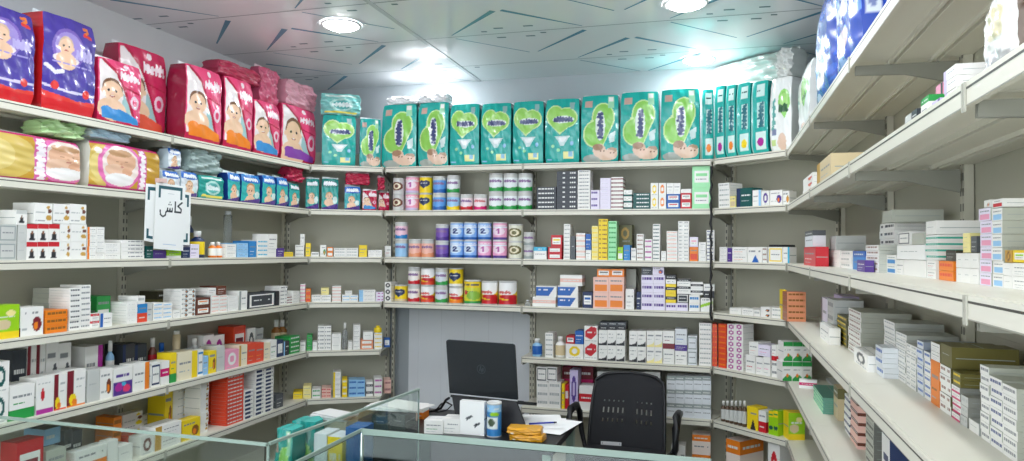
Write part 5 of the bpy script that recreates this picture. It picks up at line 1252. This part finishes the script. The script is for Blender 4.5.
# ------------------------------------------------------------------ office chair
CY = 3.97
pl = onplane(589, 400, np.array([0, CY]), np.array([0, 1])); pr = onplane(665, 400, np.array([0, CY]), np.array([0, 1]))
ccx = float(pl[0]+pr[0])/2; cw = float(pr[0]-pl[0])
tz = float(onplane(627, 377, np.array([0, CY]), np.array([0, 1]))[2]); bz = float(onplane(628, 455, np.array([0, CY]), np.array([0, 1]))[2])
ch = empty('office_chair', (ccx, CY, 0)); ch.rotation_euler[2] = -.05; tag(ch, 'black office chair with slotted mesh backrest behind the desk', 'chair')
def bw(v):      # half width of the backrest at height fraction v
    return cw/2*(1.0+.03*math.sin(math.pi*v)-.1*v-.2*max(0, (v-.88)/.12)**2.6-.06*max(0, (.12-v)/.12)**2)
def bp(u, v, e=0):
    x = (2*u-1)*bw(v); return (x, .04*(v-.3)**2*2+.1*v-.05*(1-(2*u-1)**2)*-1*.6+e-.03, bz+(tz-bz)*v-.012*(2*u-1)**2*(v > .9))
m = MB(); NU, NV = 46, 44
def slot(u, v):
    i, j = u*NU, v*NV
    for v0, v1 in ((.64, .665), (.5, .56), (.39, .43)):
        if v0 <= v <= v1 and (int(i) % 3 == 1) and (.14 < u < .46 or .56 < u < .86): return True
    return False
for e, fl in ((0, False), (.008, True)):
    n0 = len(m.v)
    for j in range(NV+1):
        for i in range(NU+1): m.v.append(bp(i/NU, j/NV, e))
    for j in range(NV):
        for i in range(NU):
            if slot((i+.5)/NU, (j+.5)/NV): continue
            q = [n0+j*(NU+1)+i, n0+j*(NU+1)+i+1, n0+(j+1)*(NU+1)+i+1, n0+(j+1)*(NU+1)+i]
            m.f.append(tuple(q[::-1] if fl else q)); m.c.append([(.02, .02, .02)]*4); m.sm.append(True)
m.build('backrest', M_MESH, ch)
m = MB(); loop = [bp(0, v, .004) for v in np.linspace(0, 1, 20)]+[bp(u, 1, .004) for u in np.linspace(.05, .95, 14)]+[bp(1, v, .004) for v in np.linspace(1, 0, 20)]+[bp(u, 0, .004) for u in np.linspace(.95, .05, 10)]
m.tube(loop, .009, 8, closed=True); m.build('backrest_frame', M_BLACK, ch)
m = MB(); lab = [bp(u, v, -.0015) for u, v in ((.16, .1), (.43, .1), (.43, .145), (.16, .145))]; m.quad(lab, lin('c9c9c9'))
for k in range(5): u0 = .18+.05*k; m.quad([bp(u, v, -.0022) for u, v in ((u0, .11), (u0+.03, .11), (u0+.03, .135), (u0, .135))], lin('5a5a5c'))
m.build('maker_label', M_PLASTIC, ch)
sz = .47
m = MB(); us = np.linspace(-1, 1, 15)
sq = lambda x, y: (x*.235*math.sqrt(1-.5*y*y*.35), -.22+y*.235*math.sqrt(1-.5*x*x*.35))
m.grid(lambda x, y: (*sq(x, y), sz+.025*(1-max(abs(x), abs(y))**4)-.02*max(0, -y)**3), us, us, (.02, .02, .02), smooth=True)
m.grid(lambda x, y: (*sq(-x, y), sz-.05+.02*max(abs(x), abs(y))**4), us, us, (.02, .02, .02), smooth=True)
for k in range(14):
    for fa, fb in (((us[k], -1), (us[k+1], -1)), ((1, us[k]), (1, us[k+1])), ((-us[k], 1), (-us[k+1], 1)), ((-1, -us[k]), (-1, -us[k+1]))):
        T = lambda x, y: (*sq(x, y), sz-.02*max(0, -y)**3); B2 = lambda x, y: (*sq(x, y), sz-.03)
        m.quad([B2(*fa), B2(*fb), T(*fb), T(*fa)], (.02, .02, .02), True)
m.build('seat', M_MESH, ch)
m = MB(); m.tube([(0, -.1, sz-.06), (0, .03, sz-.06), (0, .075, sz+.0), (0, .06, bz+.1)], .022, 10); m.build('back_support', M_BLACK, ch)
for sg_ in (-1, 1):
    m = MB(); x = sg_*(cw/2+.075)
    m.tube([(sg_*.2, -.12, sz-.045), (x*.97, -.14, sz-.03), (x, -.17, sz+.06), (x, -.165, sz+.17), (x, -.12, sz+.215), (x, .0, sz+.21), (x*.97, .045, sz+.17), (x*.93, .05, sz+.06), (x*.85, .04, sz-.02), (sg_*.2, .02, sz-.045)], [.013, .014, .016, .019, .022, .022, .017, .014, .013, .013], 10)
    m.build('armrest', M_BLACK, ch)
m = MB(); m.lathe([(0, .1), (.03, .1), (.03, .2), (.02, .2), (.02, sz-.055), (.06, sz-.05), (.06, sz-.045), (0, sz-.045)], 16, (.02, .02, .02), cy=-.2); m.build('gas_lift', M_BLACK, ch)
for k in range(5):
    a = 2*math.pi*k/5+.3; dx, dy = math.cos(a), math.sin(a)
    m = MB(); m.tube([(0, -.2, .115), (dx*.15, -.2+dy*.15, .1), (dx*.28, -.2+dy*.28, .075)], [.024, .02, .015], 8); lg = m.build('base_leg', M_BLACK, ch)
    m = MB()
    for off in (-.014, .014):
        cxx, cyy = dx*.28-dy*off, -.2+dy*.28+dx*off; n = 14
        for i in range(n):
            a0, a1 = 2*math.pi*i/n, 2*math.pi*(i+1)/n; P3 = lambda an, s: (cxx-dy*s+dx*.03*math.cos(an), cyy+dx*s+dy*.03*math.cos(an), .0305+.03*math.sin(an))
            m.quad([P3(a0, -.009), P3(a1, -.009), P3(a1, .009), P3(a0, .009)], (.02, .02, .02), True)
            m.quad([(cxx-dy*.009, cyy+dx*.009, .0305), P3(a0, .009), P3(a1, .009)]); m.quad([(cxx+dy*.009, cyy-dx*.009, .0305), P3(a1, -.009), P3(a0, -.009)])
    m.build('caster', M_BLACK, lg)
# ------------------------------------------------------------------ light and view
w = bpy.data.worlds.new('shop_front_daylight'); sc.world = w; w.use_nodes = True
w.node_tree.nodes['Background'].inputs['Color'].default_value = (.86, .93, 1, 1); w.node_tree.nodes['Background'].inputs['Strength'].default_value = 1.45
vs = sc.view_settings; vs.view_transform = 'Standard'; vs.look = 'None'; vs.gamma = 1; vs.use_curve_mapping = False; vs.exposure = 1.2
for m_ in [k for k, n in USED.items() if n > 1 and 'out of view' not in k]: print('DUPLABEL', USED[m_], m_)
for k in USED:
    n = len(k.replace('-', ' ').split())
    if n > 16 or n < 4: print('WORDS', n, k)
